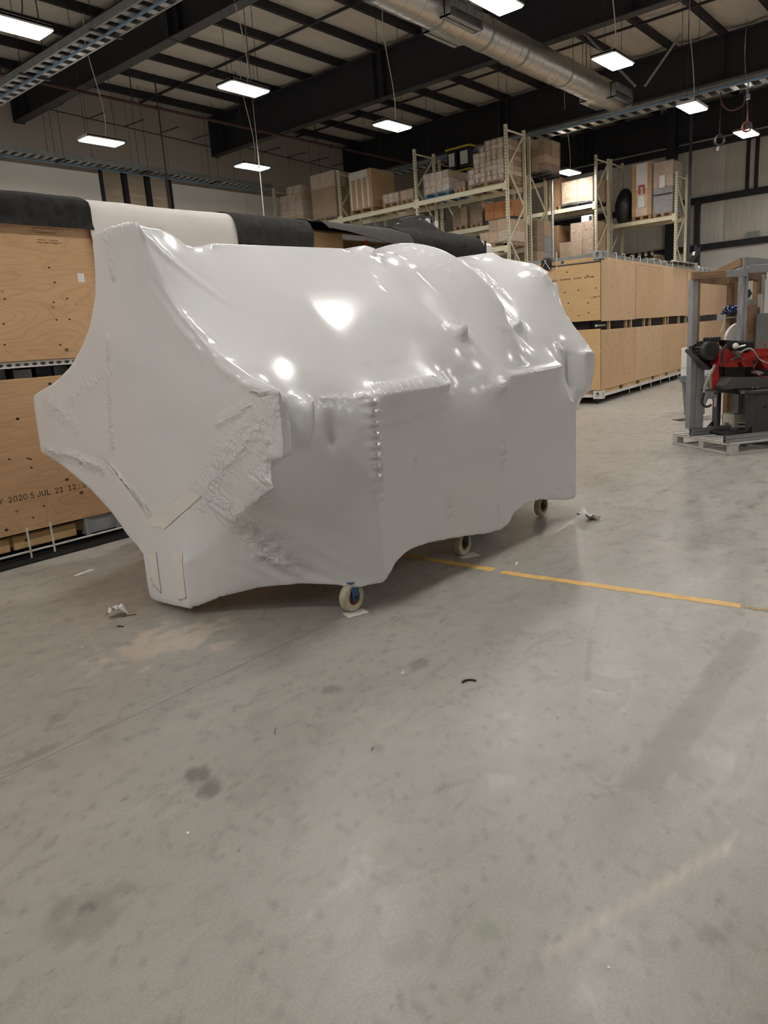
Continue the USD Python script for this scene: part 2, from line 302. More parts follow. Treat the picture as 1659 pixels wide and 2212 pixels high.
# ------------------------------------------------------------------ setting
WY, WX, XB, YB = 19.5, 28.3, -9.0, -16.0      # left wall, back wall, and the two walls behind the camera
RZ = 8.66                                      # underside of the roof
J_X, J_Y = 5.13, 2.76                          # saw cuts of the floor seen in the photograph
def dist_seg(P, a, b):
    a, b = np.array(a), np.array(b); ab = b - a; t = np.clip(((P - a) @ ab) / (ab @ ab), 0, 1)
    return np.linalg.norm(P - a - t[:, None] * ab, axis=1)
fl = Thing('floor', 'smooth grey concrete floor with saw cut joints, scuffs and stains', None, kind='structure')
def slab(x0, x1, y0, y1, fine):
    g = .0012
    x0 += g; x1 -= g; y0 += g; y1 -= g
    def axis(a, b, f0, f1, s):
        if not fine: return np.array([a, b])
        k = np.arange(max(a, f0), min(b, f1), s)
        return np.unique(np.round(np.r_[a, k, b], 5))
    xs, ys = axis(x0, x1, .4, 6.2, .022), axis(y0, y1, -.6, 5.4, .022)
    P = np.stack(np.meshgrid(xs, ys, indexing='ij'), -1); v = np.concatenate([P, np.zeros(P.shape[:2] + (1,))], -1)
    m = grid(v); path = fl.add('slab', m, 'floor')
    p = v.reshape(-1, 3)[:, :2]; nz = lambda s, sd: meshkit.fbm(np.c_[p * s, np.zeros(len(p))], 4, sd)
    stain, pale, green = np.zeros(len(p)), np.zeros(len(p)), np.zeros(len(p))
    n1, n2 = nz(14, 1), nz(34, 3)
    def blot(acc, px, r, amt, stretch=1.0, rough=.9):
        nonlocal n1
        c = atZ(*px)[:2]; q = p - c; q = np.c_[q[:, 0] * stretch, q[:, 1]]
        d = np.linalg.norm(q, axis=1) / r + (n1 - .5) * 2 * rough
        np.maximum(acc, amt * np.clip((1.1 - d) * 3, 0, 1), out=acc)
    for px, r, amt in (((428, 1675), .045, .7), ((455, 1705), .05, .7), ((900, 1436), .06, .5), ((722, 1490), .04, .5), ((180, 1985), .10, .30), ((880, 2065), .05, .2), ((560, 1545), .06, .16), ((120, 1553), .05, .33), ((100, 1650), .05, .25), ((520, 2010), .03, .2),
                       ((1385, 1985), .05, .2), ((1530, 2016), .03, .3), ((840, 1905), .04, .15), ((1480, 1655), .06, .25), ((270, 1920), .03, .3), ((187, 1960), .02, .7), ((1010, 1475), .03, .1), ((1590, 1420), .05, .25), ((1410, 1612), .05, .3), ((420, 1545), .035, .3)):
        blot(stain, px, r, amt)
    # the darker strip where a lane tape used to be
    d = dist_seg(p, atZ(1615, 1375)[:2], atZ(1390, 1690)[:2]); stain = np.maximum(stain, .34 * np.clip((.075 - d + (n1 - .5) * .03) / .02, 0, 1))
    d = dist_seg(p, atZ(1390, 1690)[:2], atZ(1300, 1830)[:2]); stain = np.maximum(stain, .16 * np.clip((.10 - d + (n1 - .5) * .10) / .06, 0, 1))
    # scratches and tyre marks
    for a, b, w, amt in (((1268, 1470), (1275, 1380), .006, .45), ((0, 1663), (130, 1601), .005, .45), ((60, 1640), (275, 1550), .005, .5), ((1275, 1380), (1290, 1320), .004, .2), ((805, 1600), (808, 1622), .004, .4), ((725, 1783), (750, 1798), .005, .4), ((330, 1770), (410, 1690), .004, .3), ((0, 1880), (60, 1820), .006, .2), ((930, 2130), (960, 2170), .006, .2), ((905, 2010), (912, 2060), .006, .25)):
        d = dist_seg(p, atZ(*a)[:2], atZ(*b)[:2]); stain = np.maximum(stain, amt * np.clip((w + .008 - d) / .012, 0, 1))
    stain = np.maximum(stain, .30 * np.clip((n2 - .66) * 9, 0, 1))
    # pale scrapes and the bare patches by the foot of the wrapped machine
    for a, b, w, amt in (((1180, 2062), (1572, 1828), .014, .75), ((1410, 1168), (1655, 1262), .02, .22), ((160, 1325), (228, 1425), .012, .25), ((740, 1335), (605, 1415), .004, .35)):
        d = dist_seg(p, atZ(*a)[:2], atZ(*b)[:2]); pale = np.maximum(pale, amt * np.clip((w + .01 - d) / .02, 0, 1) * np.clip(n1 * 2, 0, 1))
    for px, r, amt in (((380, 1378), .17, .75), ((320, 1402), .14, .6), ((440, 1362), .10, .5), ((210, 1310), .12, .35), ((270, 1290), .10, .3), ((470, 1395), .05, .6), ((300, 1425), .05, .5), ((255, 1330), .10, .25)): blot(pale, px, r, amt, .6, 1.5)
    for px, r, amt in (((1055, 2010), .028, .6), ((440, 1935), .022, .35), ((985, 2085), .02, .12)): blot(green, px, r, amt, 1, .5)
    pv = UsdGeom.PrimvarsAPI(stage.GetPrimAtPath(path))
    for k, a in (('stain', stain), ('pale', pale), ('green', green)):
        pv.CreatePrimvar(k, Sdf.ValueTypeNames.FloatArray, 'vertex').Set(Vt.FloatArray.FromNumpy(a.astype(np.float32)))
for r in ((XB, J_X, YB, J_Y), (XB, J_X, J_Y, WY), (J_X, WX, YB, WY)): slab(*r, True)
fl.add('joint_filler', box(XB, WX, YB, WY, -.12, -.004), 'dark_steel', label='dark floor joint lines between the slabs')

wl = Thing('wall_left', 'tall beige panel wall behind the cloth draped crate, with vertical joints', None, (8, WY, 0), kind='structure')
ZS = 5.9                                                          # the lower panels end here
WIN = (11.9, 14.1, 4.6, 6.62)                                     # window opening x0 x1 z0 z1
for i, x in enumerate(np.arange(XB, WX, 1.22)):
    x1 = min(x + 1.22, WX)
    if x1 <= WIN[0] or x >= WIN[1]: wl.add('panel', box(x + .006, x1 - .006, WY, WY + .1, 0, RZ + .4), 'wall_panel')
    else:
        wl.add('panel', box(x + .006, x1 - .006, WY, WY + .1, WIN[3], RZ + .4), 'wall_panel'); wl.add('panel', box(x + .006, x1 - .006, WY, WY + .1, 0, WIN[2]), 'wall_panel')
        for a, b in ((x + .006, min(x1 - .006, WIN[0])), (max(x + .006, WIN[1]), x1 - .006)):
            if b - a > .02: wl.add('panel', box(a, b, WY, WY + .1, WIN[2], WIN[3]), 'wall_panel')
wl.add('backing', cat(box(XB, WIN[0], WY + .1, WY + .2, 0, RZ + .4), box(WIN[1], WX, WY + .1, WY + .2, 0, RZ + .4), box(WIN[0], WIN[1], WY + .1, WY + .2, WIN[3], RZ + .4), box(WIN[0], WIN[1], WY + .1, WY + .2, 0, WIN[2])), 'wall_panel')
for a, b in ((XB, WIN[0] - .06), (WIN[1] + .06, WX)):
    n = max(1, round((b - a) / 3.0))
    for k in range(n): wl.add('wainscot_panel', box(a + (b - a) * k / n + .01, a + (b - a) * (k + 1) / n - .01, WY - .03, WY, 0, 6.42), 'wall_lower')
w1 = Thing('window_1', 'dark framed interior window high in the beige wall above the white draped cloth', None, ((WIN[0] + WIN[1]) / 2, WY, WIN[2]), kind='structure')
xs = np.linspace(WIN[0], WIN[1], 4)
for k, x in enumerate(xs): w1.add('mullion', box(x - (.06 if 0 < k < 3 else .04), x + (.06 if 0 < k < 3 else .04), WY - .06, WY + .08, WIN[2], WIN[3]), 'black_steel')
for z in (WIN[2], WIN[3]): w1.add('rail', box(WIN[0], WIN[1], WY - .06, WY + .08, z - .05, z + .05), 'black_steel')
for a, b in zip(xs[:-1], xs[1:]): w1.add('pane', box(a + .05, b - .05, WY + .02, WY + .03, WIN[2], WIN[3]), 'pane')
w1.add('room_behind', cat(box(WIN[0] - .5, WIN[1] + .5, WY + 1.6, WY + 1.7, WIN[2] - .8, WIN[3] + .5), box(WIN[0] - .5, WIN[1] + .5, WY + .2, WY + 1.7, WIN[2] - .9, WIN[2] - .8), box(WIN[0] - .5, WIN[0] - .4, WY + .2, WY + 1.7, WIN[2] - .8, WIN[3] + .5), box(WIN[1] + .4, WIN[1] + .5, WY + .2, WY + 1.7, WIN[2] - .8, WIN[3] + .5)), 'wall_lower', label='pale office walls seen through the panes')
w1.add('office_lamp', box(WIN[1] - .75, WIN[1] - .15, WY + .5, WY + 1.1, WIN[2] + .08, WIN[2] + .10), 'office_lens')
wb = Thing('wall_back', 'far insulated wall of white vinyl sheets between black steel girts', None, (WX, 4, 0), kind='structure')
GZ = (3.9, 5.45, 7.2)
ygrid = np.arange(YB, WY + .1, 1.5)
for lo, hi in ((0, GZ[0]), (GZ[0], GZ[1]), (GZ[1], GZ[2]), (GZ[2], RZ)):
    for a in ygrid[:-1]:
        b = min(a + 1.5, WY); P = np.zeros((13, 7, 3)); yy = np.linspace(a, b, 13); zz = np.linspace(lo, hi, 7)
        P[..., 1] = yy[:, None]; P[..., 2] = zz[None]
        bulge = .07 * np.sin(np.pi * np.linspace(0, 1, 13))[:, None] ** .6 * np.sin(np.pi * np.linspace(0, 1, 7))[None] ** .5 if lo > 0 else np.zeros((13, 7))
        P[..., 0] = WX - .12 - bulge - .03 * (meshkit.noise(P * 2.2, 5) - .5) * (lo > 0)
        wb.add('insulation_sheet' if lo > 0 else 'lower_sheet', grid(P[::-1]), 'insulation' if lo > 0 else 'wall_lower', smooth=True)
for z in GZ: wb.add('girt', box(WX - .30, WX - .06, YB, WY, z - .10, z + .10), 'black_steel')
wb.add('column', box(WX - .45, WX - .05, 9.55, 9.85, 0, RZ), 'black_steel'); wb.add('column', box(WX - .40, WX - .05, 8.72, 8.86, 0, GZ[1]), 'dark_steel'); wb.add('column', box(WX - .45, WX - .05, 3.5, 3.8, 0, RZ), 'black_steel')
for y in (7.25, 6.98): wb.add('opening_jamb', box(WX - .28, WX - .1, y - .05, y + .05, GZ[1], GZ[2]), 'black_steel')
wb.add('patch', box(WX - .28, WX - .24, *sorted((atX(1612, 511, 28)[1], atX(1638, 511, 28)[1])), 3.98, 4.2), 'tray_metal', label='grey patch taped low on the insulation')
wb.add('backing', box(WX, WX + .1, YB, WY, 0, RZ + .4), 'insulation')
wb.add('wall_mark', extrude([(0, .16), (.10, 0), (0, -.16), (-.10, 0)], .01, atX(1618, 634, WX - .16), (0, -1, 0), (0, 0, 1)), 'dark_steel', label='small dark diamond sign')
single('wall_front', box(XB - .1, XB, YB, WY, 0, RZ + .4), 'wall_panel', 'beige wall closing the hall behind the camera', kind='structure')
single('wall_right', box(XB, WX, YB - .1, YB, 0, RZ + .4), 'wall_panel', 'beige wall closing the hall on the near side', kind='structure')

ce = Thing('ceiling', 'roof underside of beige insulation strips above dark purlins', None, (8, 6, RZ), kind='structure')
PY = [5.15 + 1.27 * k for k in range(-14, 12)]
BX = [9.87 + 6.05 * k for k in range(-3, 4)]                      # roof beams
for a, b in zip([YB] + PY, PY + [WY]):
    for c, d in zip(BX[:-1], BX[1:]):
        if d < -3: continue
        P = np.zeros((9, 5, 3)); P[..., 0] = np.linspace(c, d, 9)[:, None]; P[..., 1] = np.linspace(a, b, 5)[None]
        P[..., 2] = RZ - .10 * np.sin(np.pi * np.linspace(0, 1, 5))[None] - .03 * meshkit.noise(P * 1.3, 9)
        ce.add('insulation_strip', grid(P[:, ::-1]), 'roof_insulation', smooth=True)
ce.add('roof_deck', box(XB, WX, YB, WY, RZ + .06, RZ + .2), 'roof_insulation')
for y in PY: ce.add('purlin', box(XB, WX, y - .045, y + .045, RZ - .20, RZ - .005), 'black_steel')
for x in (BX[2] + 3.6, BX[3] + 3.6, BX[4] + 3.6, BX[5] + 3.3, BX[2] + 1.2, BX[4] + 1.2, BX[5] + 1.2): ce.add('sag_rod', box(x - .025, x + .025, YB, WY, RZ - .22, RZ - .17), 'dark_steel')

def beam(x, label):
    t = Thing('roof_beam', label, 'beam', (x, 4, 7.4), group=None)
    z0, z1 = 7.4, RZ - .20
    t.add('web', box(x - .012, x + .012, YB, WY - .02, z0, z1), 'black_steel')
    t.add('bottom_flange', box(x - .13, x + .13, YB, WY - .02, z0 - .02, z0), 'dark_steel'); t.add('top_flange', box(x - .13, x + .13, YB, WY - .02, z1 - .02, z1), 'dark_steel')
    t.add('splice_plate', box(x - .13, x + .13, 12.9, 12.94, z0 - .03, z1), 'dark_steel'); t.add('end_plate', box(x - .14, x + .14, WY - .05, WY - .02, z0 - .05, z1), 'dark_steel')
    for y in np.arange(-6.3, 19, 6.3): t.add('stiffener', box(x - .12, x + .12, y - .006, y + .006, z0, z1), 'black_steel')
    for y in np.arange(PY[0], 19, 2.54 * 2):
        if y > 2: t.add('flange_brace', bar((x + .1, y, z0 + .02), (x + .95, y, RZ - .2), .05, .05), 'dark_steel')
for x, l in zip(BX[3:], ('first roof beam, passing over the near end of the cable tray', 'second roof beam, its end stopping above the white draped cloth', 'third roof beam, passing behind the round duct', 'dark roof beam against the far insulated wall', None)):
    beam(x, l or 'roof beam beyond the far racks') if x < WX else None
# ------------------------------------------------------------------ lamps
LZ = 6.0
def lamp(x, y, label, group=None, wx=.88, wy=.43):
    t = Thing('high_bay_light', label, 'ceiling light', (x, y, LZ), group=group)
    t.add('lens', box(x - wx / 2 + .02, x + wx / 2 - .02, y - wy / 2 + .02, y + wy / 2 - .02, LZ - .03, LZ, .012), 'lamp_lens')
    sides = [box(x - wx / 2, x + wx / 2, y - wy / 2, y - wy / 2 + .018, LZ - .004, LZ + .05), box(x - wx / 2, x + wx / 2, y + wy / 2 - .018, y + wy / 2, LZ - .004, LZ + .05),
             box(x - wx / 2, x - wx / 2 + .018, y - wy / 2, y + wy / 2, LZ - .004, LZ + .05), box(x + wx / 2 - .018, x + wx / 2, y - wy / 2, y + wy / 2, LZ - .004, LZ + .05)]
    t.add('housing', cat(box(x - wx / 2, x + wx / 2, y - wy / 2, y + wy / 2, LZ + .01, LZ + .055, .01), box(x - wx * .3, x + wx * .3, y - .06, y + .06, LZ + .055, LZ + .10, .01), *sides), 'white_steel')
    for sx in (-.4, .4): t.add('hanger_cord', rod((x + sx * wx, y, LZ + .05), (x + sx * wx, y, RZ - .15), .005, 5), 'dark_steel')
    t.add('power_cord', tube(curve([(x + .1, y, LZ + .1), (x + .16, y + .05, LZ + .8), (x + .04, y + .1, LZ + 1.6), (x + .1, y + .1, RZ - .1)], 14), .010, 6), 'white_steel' if (x > 9) else 'dark_steel')
for x, y, l in ((5.67, 10.84, 'bright light at the upper left corner, over the cable tray end'), (9.70, 10.88, 'bright light in front of the second roof beam'), (9.43, 15.2, 'bright light hanging low before the beige wall'), (13.57, 15.2, 'bright light hanging below the end of the second roof beam'),
                (13.73, 10.75, 'bright light just above the left end of the cream racks'), (10.16, 6.0, 'bright light cut by the top edge, beside the round duct'), (13.87, 5.86, 'bright light on the near side of the round duct'), (18.14, 5.87, 'bright light under the long cable tray'),
                (21.84, 5.71, 'bright light behind the hanging red cord reel'), (21.94, 10.64, 'small bright light between the two racks, over wrapped brown boxes')): lamp(x, y, 'flat ' + l)
for x, y in [(5.4, 15.2), (1.3, 15.2), (1.6, 10.84), (-2.5, 10.84), (5.9, 5.95), (-2.6, 5.95), (-6.6, 5.95), (-5.3, 2.95), (-6.6, 10.84), (-1.2, 2.95), (2.9, 2.95), (7.0, 2.95), (11.0, 2.8), (15.1, 2.7), (19.2, 2.7), (23.2, 2.7), (11.0, -2.4)] + [(-1.2 + 4.08 * k, y) for y in (-6.8,) for k in range(5)] + [(17.1, -1.6), (21.2, -1.6)]:
    lamp(x, y, 'flat bright high bay light in the rows nearer the camera, beyond the frame', 'high bay lights beyond the frame')

# ------------------------------------------------------------------ overhead services
DZ, DY, DR = 6.85, 8.0, .29
t = Thing('round_duct', 'round galvanised air duct running under the roof beams', 'duct', (13, DY, DZ))
seams = [8.2, 9.9, 11.55, 13.0, 14.3, 16.2, 19.4]
for a, b in zip(seams[:-1], seams[1:]):
    t.add('duct_section', rod((a, DY, DZ), (b, DY, DZ), DR, 40), 'duct_metal', smooth=35)
    t.add('joint_ring', rod((b - .03, DY, DZ), (b + .03, DY, DZ), DR + .012, 40), 'tray_metal', smooth=35)
    for x in np.arange(a + .2, b - .1, .42): t.add('spiral_rib', rod((x, DY, DZ), (x + .012, DY, DZ), DR + .005, 40), 'duct_metal', smooth=35)
for x, s in ((11.9, -1), (18.6, -1), (12.2, 1), (18.4, 1)):
    y0, y1 = (DY - DR - .12, DY - DR + .10) if s < 0 else (DY + DR - .10, DY + DR + .10)
    z = DZ - .06
    r = t.add('air_register', cat(box(x - .5, x + .5, y0, y1, z - .16, z - .14), box(x - .5, x + .5, y0, y1, z + .14, z + .16), box(x - .5, x - .48, y0, y1, z - .16, z + .16), box(x + .48, x + .5, y0, y1, z - .16, z + .16), box(x - .5, x + .5, (y0 + y1) / 2 - .01, (y0 + y1) / 2 + .01, z - .16, z + .16)), 'galvanised', smooth=False)
    yo = y0 if s < 0 else y1
    for k in range(4): t.add('vane', box(x - .48 + k * .24, x - .26 + k * .24, yo - .004, yo + .004, z - .02, z + .13 - .03 * (k % 2)), 'tray_metal', parent=r)
for x in (10.4, 12.6, 15.2, 17.4): t.add('hanger_strap', cat(rod((x, DY - .02, DZ + DR), (x, DY - .02, RZ - .1), .008, 5), rod((x + .02, DY + .3, DZ), (x + .02, DY + .32, RZ - .1), .006, 5)), 'dark_steel')

def tray(label, p, q, width, z, hanger=True, pipe=None, pitch=.30):
    """a ladder cable tray from p to q"""
    p, q = np.array([*p, z]), np.array([*q, z]); d = (q - p) / np.linalg.norm(q - p); s = np.array([-d[1], d[0], 0]); L = np.linalg.norm(q - p)
    t = Thing('cable_tray', label, 'cable tray', tuple((p + q) / 2))
    for k in (-1, 1): t.add('side_rail', cat(bar(p + s * k * width / 2, q + s * k * width / 2, .006, .12), bar(p + s * k * (width / 2 - .02) - [0, 0, .06], q + s * k * (width / 2 - .02) - [0, 0, .06], .04, .006)), 'tray_metal')
    for x in np.arange(.1, L, pitch): t.add('rung', bar(p + d * x - s * width / 2 - [0, 0, .05], p + d * x + s * width / 2 - [0, 0, .05], pitch * .45, .02), 'galvanised')
    t.add('cable', tube(curve([p + d * L * f + s * width * .2 * math.sin(9 * f) - [0, 0, .02] for f in np.linspace(0, 1, 12)], 60), .022, 6), 'rubber')
    t.add('cable', tube(curve([p + d * L * f + s * width * (.25 * math.cos(7 * f) - .1) - [0, 0, .02] for f in np.linspace(0, 1, 12)], 60), .016, 6), 'dark_steel')
    if pipe:
        o = s * pipe[0] + np.array([0, 0, pipe[1]]); t.add('pipe', rod(p + o, q + o, .022, 10), pipe[2], smooth=40)
    for f in np.arange(1.2, L, 2.4):
        c = p + d * f; t.add('hanger', cat(*[rod(c + s * k * width / 2, [*(c + s * k * width / 2)[:2], RZ - .1], .006, 5) for k in (-1, 1)], bar(c - s * (width / 2 + .05) - [0, 0, .075], c + s * (width / 2 + .05) - [0, 0, .075], .04, .03)), 'dark_steel')
tray('grey ladder cable tray crossing the upper left corner, with a pale blue pipe', (7.42, 3.0), (7.42, 19.4), .46, 6.55, pipe=(.02, -.09, 'blue_pipe'))
tray('long ladder cable tray above the racks, with a blue pipe along its edge', (19.2, -2.0), (19.2, 19.3), .44, 6.5, pipe=(.30, -.05, 'blue_pipe'))
tray('dark ladder cable tray running along the beige wall above the window', (2.0, 18.75), (17.3, 18.75), .40, 6.5, pipe=(.24, -.08, 'blue_pipe'), pitch=.22)
t = Thing('sprinkler_pipe', 'thin dark red pipe running below the purlins past the second beam', 'pipe', (14, 16.2, 7.2))
t.add('pipe', rod((6, 16.2, 7.25), (WX - .4, 16.2, 7.25), .035, 10), 'red_pipe', smooth=40)
for x in (8, 11, 14.2, 17, 20): t.add('hanger_rod', rod((x, 16.2, 7.28), (x, 16.2, RZ - .1), .012, 6), 'dark_steel'); t.add('coupling', rod((x + .6, 16.2, 7.25), (x + .72, 16.2, 7.25), .05, 10), 'red_pipe')
t = Thing('conduit_run', 'thin rods bracketed along the top of the beige wall', 'conduit', (12, WY - .3, 7.9))
for a, b in ((10.1, 15.6), (16.2, 21.7)):
    t.add('rod', rod((a, WY - .3, 7.75), (b, WY - .3, 7.55), .014, 6), 'dark_steel')
    for x in np.linspace(a + .5, b - .5, 5): t.add('bracket', rod((x, WY - .95, 7.72), (x, WY - .04, 7.75), .014, 6), 'dark_steel')
def brace(label, pts):
    single('brace_rod', [rod(a, b, .03, 8) for a, b in zip(pts[:-1], pts[1:])], 'grey_casting', label, 'brace rod')
brace('pair of thin diagonal rods meeting above the round duct', [atX(1100, 12, 17.5), atX(1176, 82, 18.2), atX(1212, -6, 18.6)])
brace('thin diagonal rod rising from the duct end to the third beam', [atX(1393, 186, 19.0), atX(1470, 75, 19.6)])
brace('thin diagonal rod behind the near duct light', [atZ(1262, 72, 8.42), atX(1372, 186, 18.6)])
single('drop_pole', [rod(atX(1494, 235, 24.0), [*atX(1494, 235, 24.0)[:2], 0], .045, 10)], 'dark_steel', 'slim dark vertical pole standing before the far insulated wall', 'pole', smooth=40)
single('drop_wire', [rod([*atY(330, 140, 17.6)[:2], RZ - .1], [*atY(330, 140, 17.6)[:2], 4.0], .018, 6)], 'dark_steel', 'dark wire hanging straight down beside the interior window', 'wire')
single('drop_wire', [rod([*atY(543, 190, 13.0)[:2], RZ - .1], [*atY(543, 190, 13.0)[:2], 3.6], .011, 6)], 'galvanised', 'pale wire hanging straight down left of the racks', 'wire')
# coils on cords, by the far wall
def coil(c, r, turns, rr, ax, seed):
    g = np.random.default_rng(seed); a = np.linspace(0, turns * 2 * math.pi, turns * 24)
    w = r * (1 + .07 * np.sin(a * .37 + seed)) ; ax = np.array(ax) / np.linalg.norm(ax); z = np.array([0, 0, 1.])
    return tube(c + w[:, None] * (np.cos(a)[:, None] * ax + np.sin(a)[:, None] * z) + np.cross(ax, z) * (.03 * np.sin(a * .5))[:, None], rr, 6)
c = atX(1554, 303, 19.25); t = Thing('hose_coil', 'coiled black air hose hanging from the long cable tray', 'hose', tuple(c))
t.add('coil', coil(c, .105, 4, .018, (.6, -.8, 0), 1), 'tote_black', smooth=60); t.add('cord', rod(c + [0, 0, .10], [c[0], c[1], 6.45], .010, 6), 'tote_black')
t.add('plug', rod(c + [.05, .05, -.20], c + [.02, .02, -.10], .03, 8), 'steel_bright')
c = atX(1613, 276, 19.25); t = Thing('cord_reel', 'red cord reel hanging on a swivel in front of a bright light', 'cord reel', tuple(c))
t.add('coil', coil(c + [0, 0, .02], .10, 3, .014, (.6, -.8, 0), 2), 'red_cord_dull', smooth=60); t.add('drum', rod(c + [-.05, -.04, .04], c + [.05, .04, .04], .07, 20), 'saw_black', smooth=40)
t.add('cord', rod(c + [0, 0, .10], c + [0, 0, .60], .010, 6), 'red_cord_dull'); t.add('swivel', cat(rod(c + [0, 0, .58], c + [0, 0, .68], .05, 12), rod(c + [0, 0, .66], [c[0], c[1], 6.6], .012, 6)), 'galvanised')
a, b = atX(1558, 200, 19.2), atX(1608, 207, 19.2)
single('looped_cord', tube(curve([a, a + [0, -.02, -.22], (a + b) / 2 + [0, 0, -.33], b + [0, 0, -.15], b], 20), .018, 6), 'red_pipe', 'dark red cord sagging in a loop under the cable tray', 'cord')
# ------------------------------------------------------------------ the shrink wrapped machine
# the white film: an elastic skin stretched over the machine's hard points (frames, shelf, ring, feet)
from scipy.sparse.linalg import splu
def wrap_mesh(NT=440, NS=300, NC=44, iters=3):
    """a skin stretched over hard points: a closed grid (end cap, side, end cap) whose free nodes settle into a minimal surface between the pinned ones"""
    XA, XE, AY, AZ = 2.35, 5.88, 3.83, 1.10
    NR = NC + NS + NC + 1; pins = {}
    def pin(i, j, p): pins.setdefault((min(max(int(i), 1), NR - 2), int(j) % NT), []).append(p)
    def th(p): return math.atan2(p[2] - AZ, p[1] - AY) / (2 * math.pi) * NT
    def line(*pts, cap=None):
        pts = np.array(pts, float)
        for a, b in zip(pts[:-1], pts[1:]):
            n = int(np.linalg.norm(b - a) / .004) + 2
            for q in a + (b - a) * np.linspace(0, 1, n)[:, None]:
                i = NC + (q[0] - XA) / (XE - XA) * NS
                if cap == 0: i = NC
                if cap == 1: i = NC + NS
                pin(round(i), round(th(q)), q)
    # near end: top block, two shoulders, foot
    line((2.35, 4.02, 2.08), (2.35, 4.02, 2.205), (2.35, 3.62, 2.205), cap=0)
    line((2.35, 2.86, 1.345), (2.35, 2.61, 1.30), (2.35, 2.615, .975), (2.35, 2.74, .972), cap=0); line((2.42, 2.622, 1.285), (2.42, 2.622, .975)); line((2.53, 2.83, 1.22), (2.53, 2.84, 1.0)); line((2.42, 2.74, .955), (2.42, 2.80, .94))
    line((2.35, 4.95, 1.335), (2.35, 5.085, 1.30), (2.35, 5.105, .91), cap=0); line((2.48, 5.09, 1.29), (2.48, 5.09, .92))
    line((2.35, 3.565, .37), (2.35, 3.57, .04), (2.35, 3.99, .02), (2.35, 3.975, .37), cap=0); line((2.54, 3.60, .06), (2.54, 3.96, .05))
    # the end faces' outlines, as measured along the silhouette; the other half mirrors it
    up = [atX(*p, XA + .01)[1:] for p in ((197, 497), (200, 570), (198, 635), (186, 700), (168, 748), (145, 792), (112, 828), (72, 853))]
    lo = [atX(*p, XA + .01)[1:] for p in ((84, 974), (130, 1008), (186, 1058), (232, 1108), (268, 1155), (308, 1192))]
    for arc in (up, lo):
        c = np.array(arc); c = np.interp(np.linspace(0, 1, 40), np.linspace(0, 1, len(c)), c[:, 0]), np.interp(np.linspace(0, 1, 40), np.linspace(0, 1, len(c)), c[:, 1])
        for X, cp, mir in ((XA, 0, 0), (XE, 1, 0), (XA, 0, 1)):
            if True:
                if arc is lo and mir: c = c[0][6:], c[1][6:]
                line(*[(X + ((.10 if arc is lo else .065) if mir else .035 if cp == 0 else -.035) * math.sin(math.pi * t) ** .7, (7.63 - y - (.10 * t * t if arc is lo else 0)) if mir else y, z) for t, y, z in zip(np.linspace(0, 1, len(c[0])), *c)], cap=None if mir else cp)
    line(*[(XE - .02 * (0 < k < 5), y, z) for k, (y, z) in enumerate([atX(*p, XE)[1:] for p in ((1205, 607), (1213, 645), (1228, 682), (1247, 708), (1267, 733), (1290, 775))])], cap=1)
    line(*[(XE, *atX(*p, XE)[1:]) for p in ((1286, 795), (1272, 826), (1256, 858), (1246, 890))], cap=1); line(*[(XE - .03, 7.63 - y, z) for y, z in lo[1:]], cap=1)
    # the scalloped lower edge
    y_at = lambda x: float(np.interp(x, [408, 800], [3.57, 2.66])); E = [atY(x, y, y_at(x)) for x, y in ((430, 1308), (480, 1289), (560, 1270), (640, 1262), (700, 1262), (770, 1271))]
    line((2.352, 3.57, .04), *E, (3.04, 2.66, .14))
    line((3.06, 2.66, .135), *[atY(*p, 2.662) for p in ((842, 1240), (856, 1214), (882, 1190), (920, 1175), (965, 1166), (1015, 1158), (1060, 1153))], (4.38, 2.66, .135)); line((4.38, 2.66, .135), *[atY(*p, 2.662) for p in ((1097, 1136), (1110, 1110), (1135, 1090), (1165, 1080), (1200, 1080), (1230, 1081))], (5.55, 2.66, .125))
    # far end
    line((5.88, 4.02, 2.10), (5.88, 4.0, 2.19), (5.88, 3.56, 2.185), (5.88, 3.47, 2.125), (5.88, 3.17, 2.05), (5.88, 3.02, 1.955), cap=1); line((5.80, 3.56, 2.18), (5.80, 4.0, 2.18)); line((5.8, 3.2, 2.035), (5.8, 3.03, 1.955), (5.82, 2.97, 1.88))
    line((5.88, 2.63, 1.27), (5.88, 2.635, 1.0), cap=1); line((5.71, 2.635, 1.305), (5.71, 2.64, .99)); line((5.71, 2.635, 1.305), (5.86, 2.63, 1.285)); line((5.71, 2.64, .99), (5.86, 2.64, .985)); line((5.64, 2.78, 1.28), (5.64, 2.78, 1.02)); line((5.88, 5.07, 1.30), (5.88, 5.08, .95), cap=1)
    line((5.88, 3.6, .35), (5.88, 3.6, .1), (5.88, 4.0, .1), (5.88, 4.0, .35), cap=1)
    # along the top
    line(*[atY(*p, 3.64) for p in ((300, 485), (322, 492), (345, 494), (366, 503), (392, 520))]); line((2.58, 3.66, 2.165), (2.58, 3.95, 2.165))
    for y in (3.62, 4.04): line((2.86, y, 2.115), (4.0, y, 2.14))
    line((2.86, 3.62, 2.115), (2.86, 4.04, 2.115)); line((4.20, 3.50, 2.135), (4.20, 3.60, 2.17), (4.20, 3.95, 2.17))
    line(*[(4.80, AY - 1.155 * math.sin(a), 1.08 + 1.155 * math.cos(a)) for a in np.radians(np.linspace(-25, 58, 30))], (4.79, 2.80, 1.56), (4.78, 2.745, 1.40), (4.78, 2.70, 1.26))
    for y in (3.62, 4.02): line((4.95, y, 2.12), (5.75, y, 2.13))
    line((4.43, 2.618, 1.185), (4.43, 2.618, 1.12)); line((4.45, 2.625, 1.185), (4.45, 2.625, 1.12)); line((4.44, 2.66, 1.07), (4.44, 2.665, 1.0))
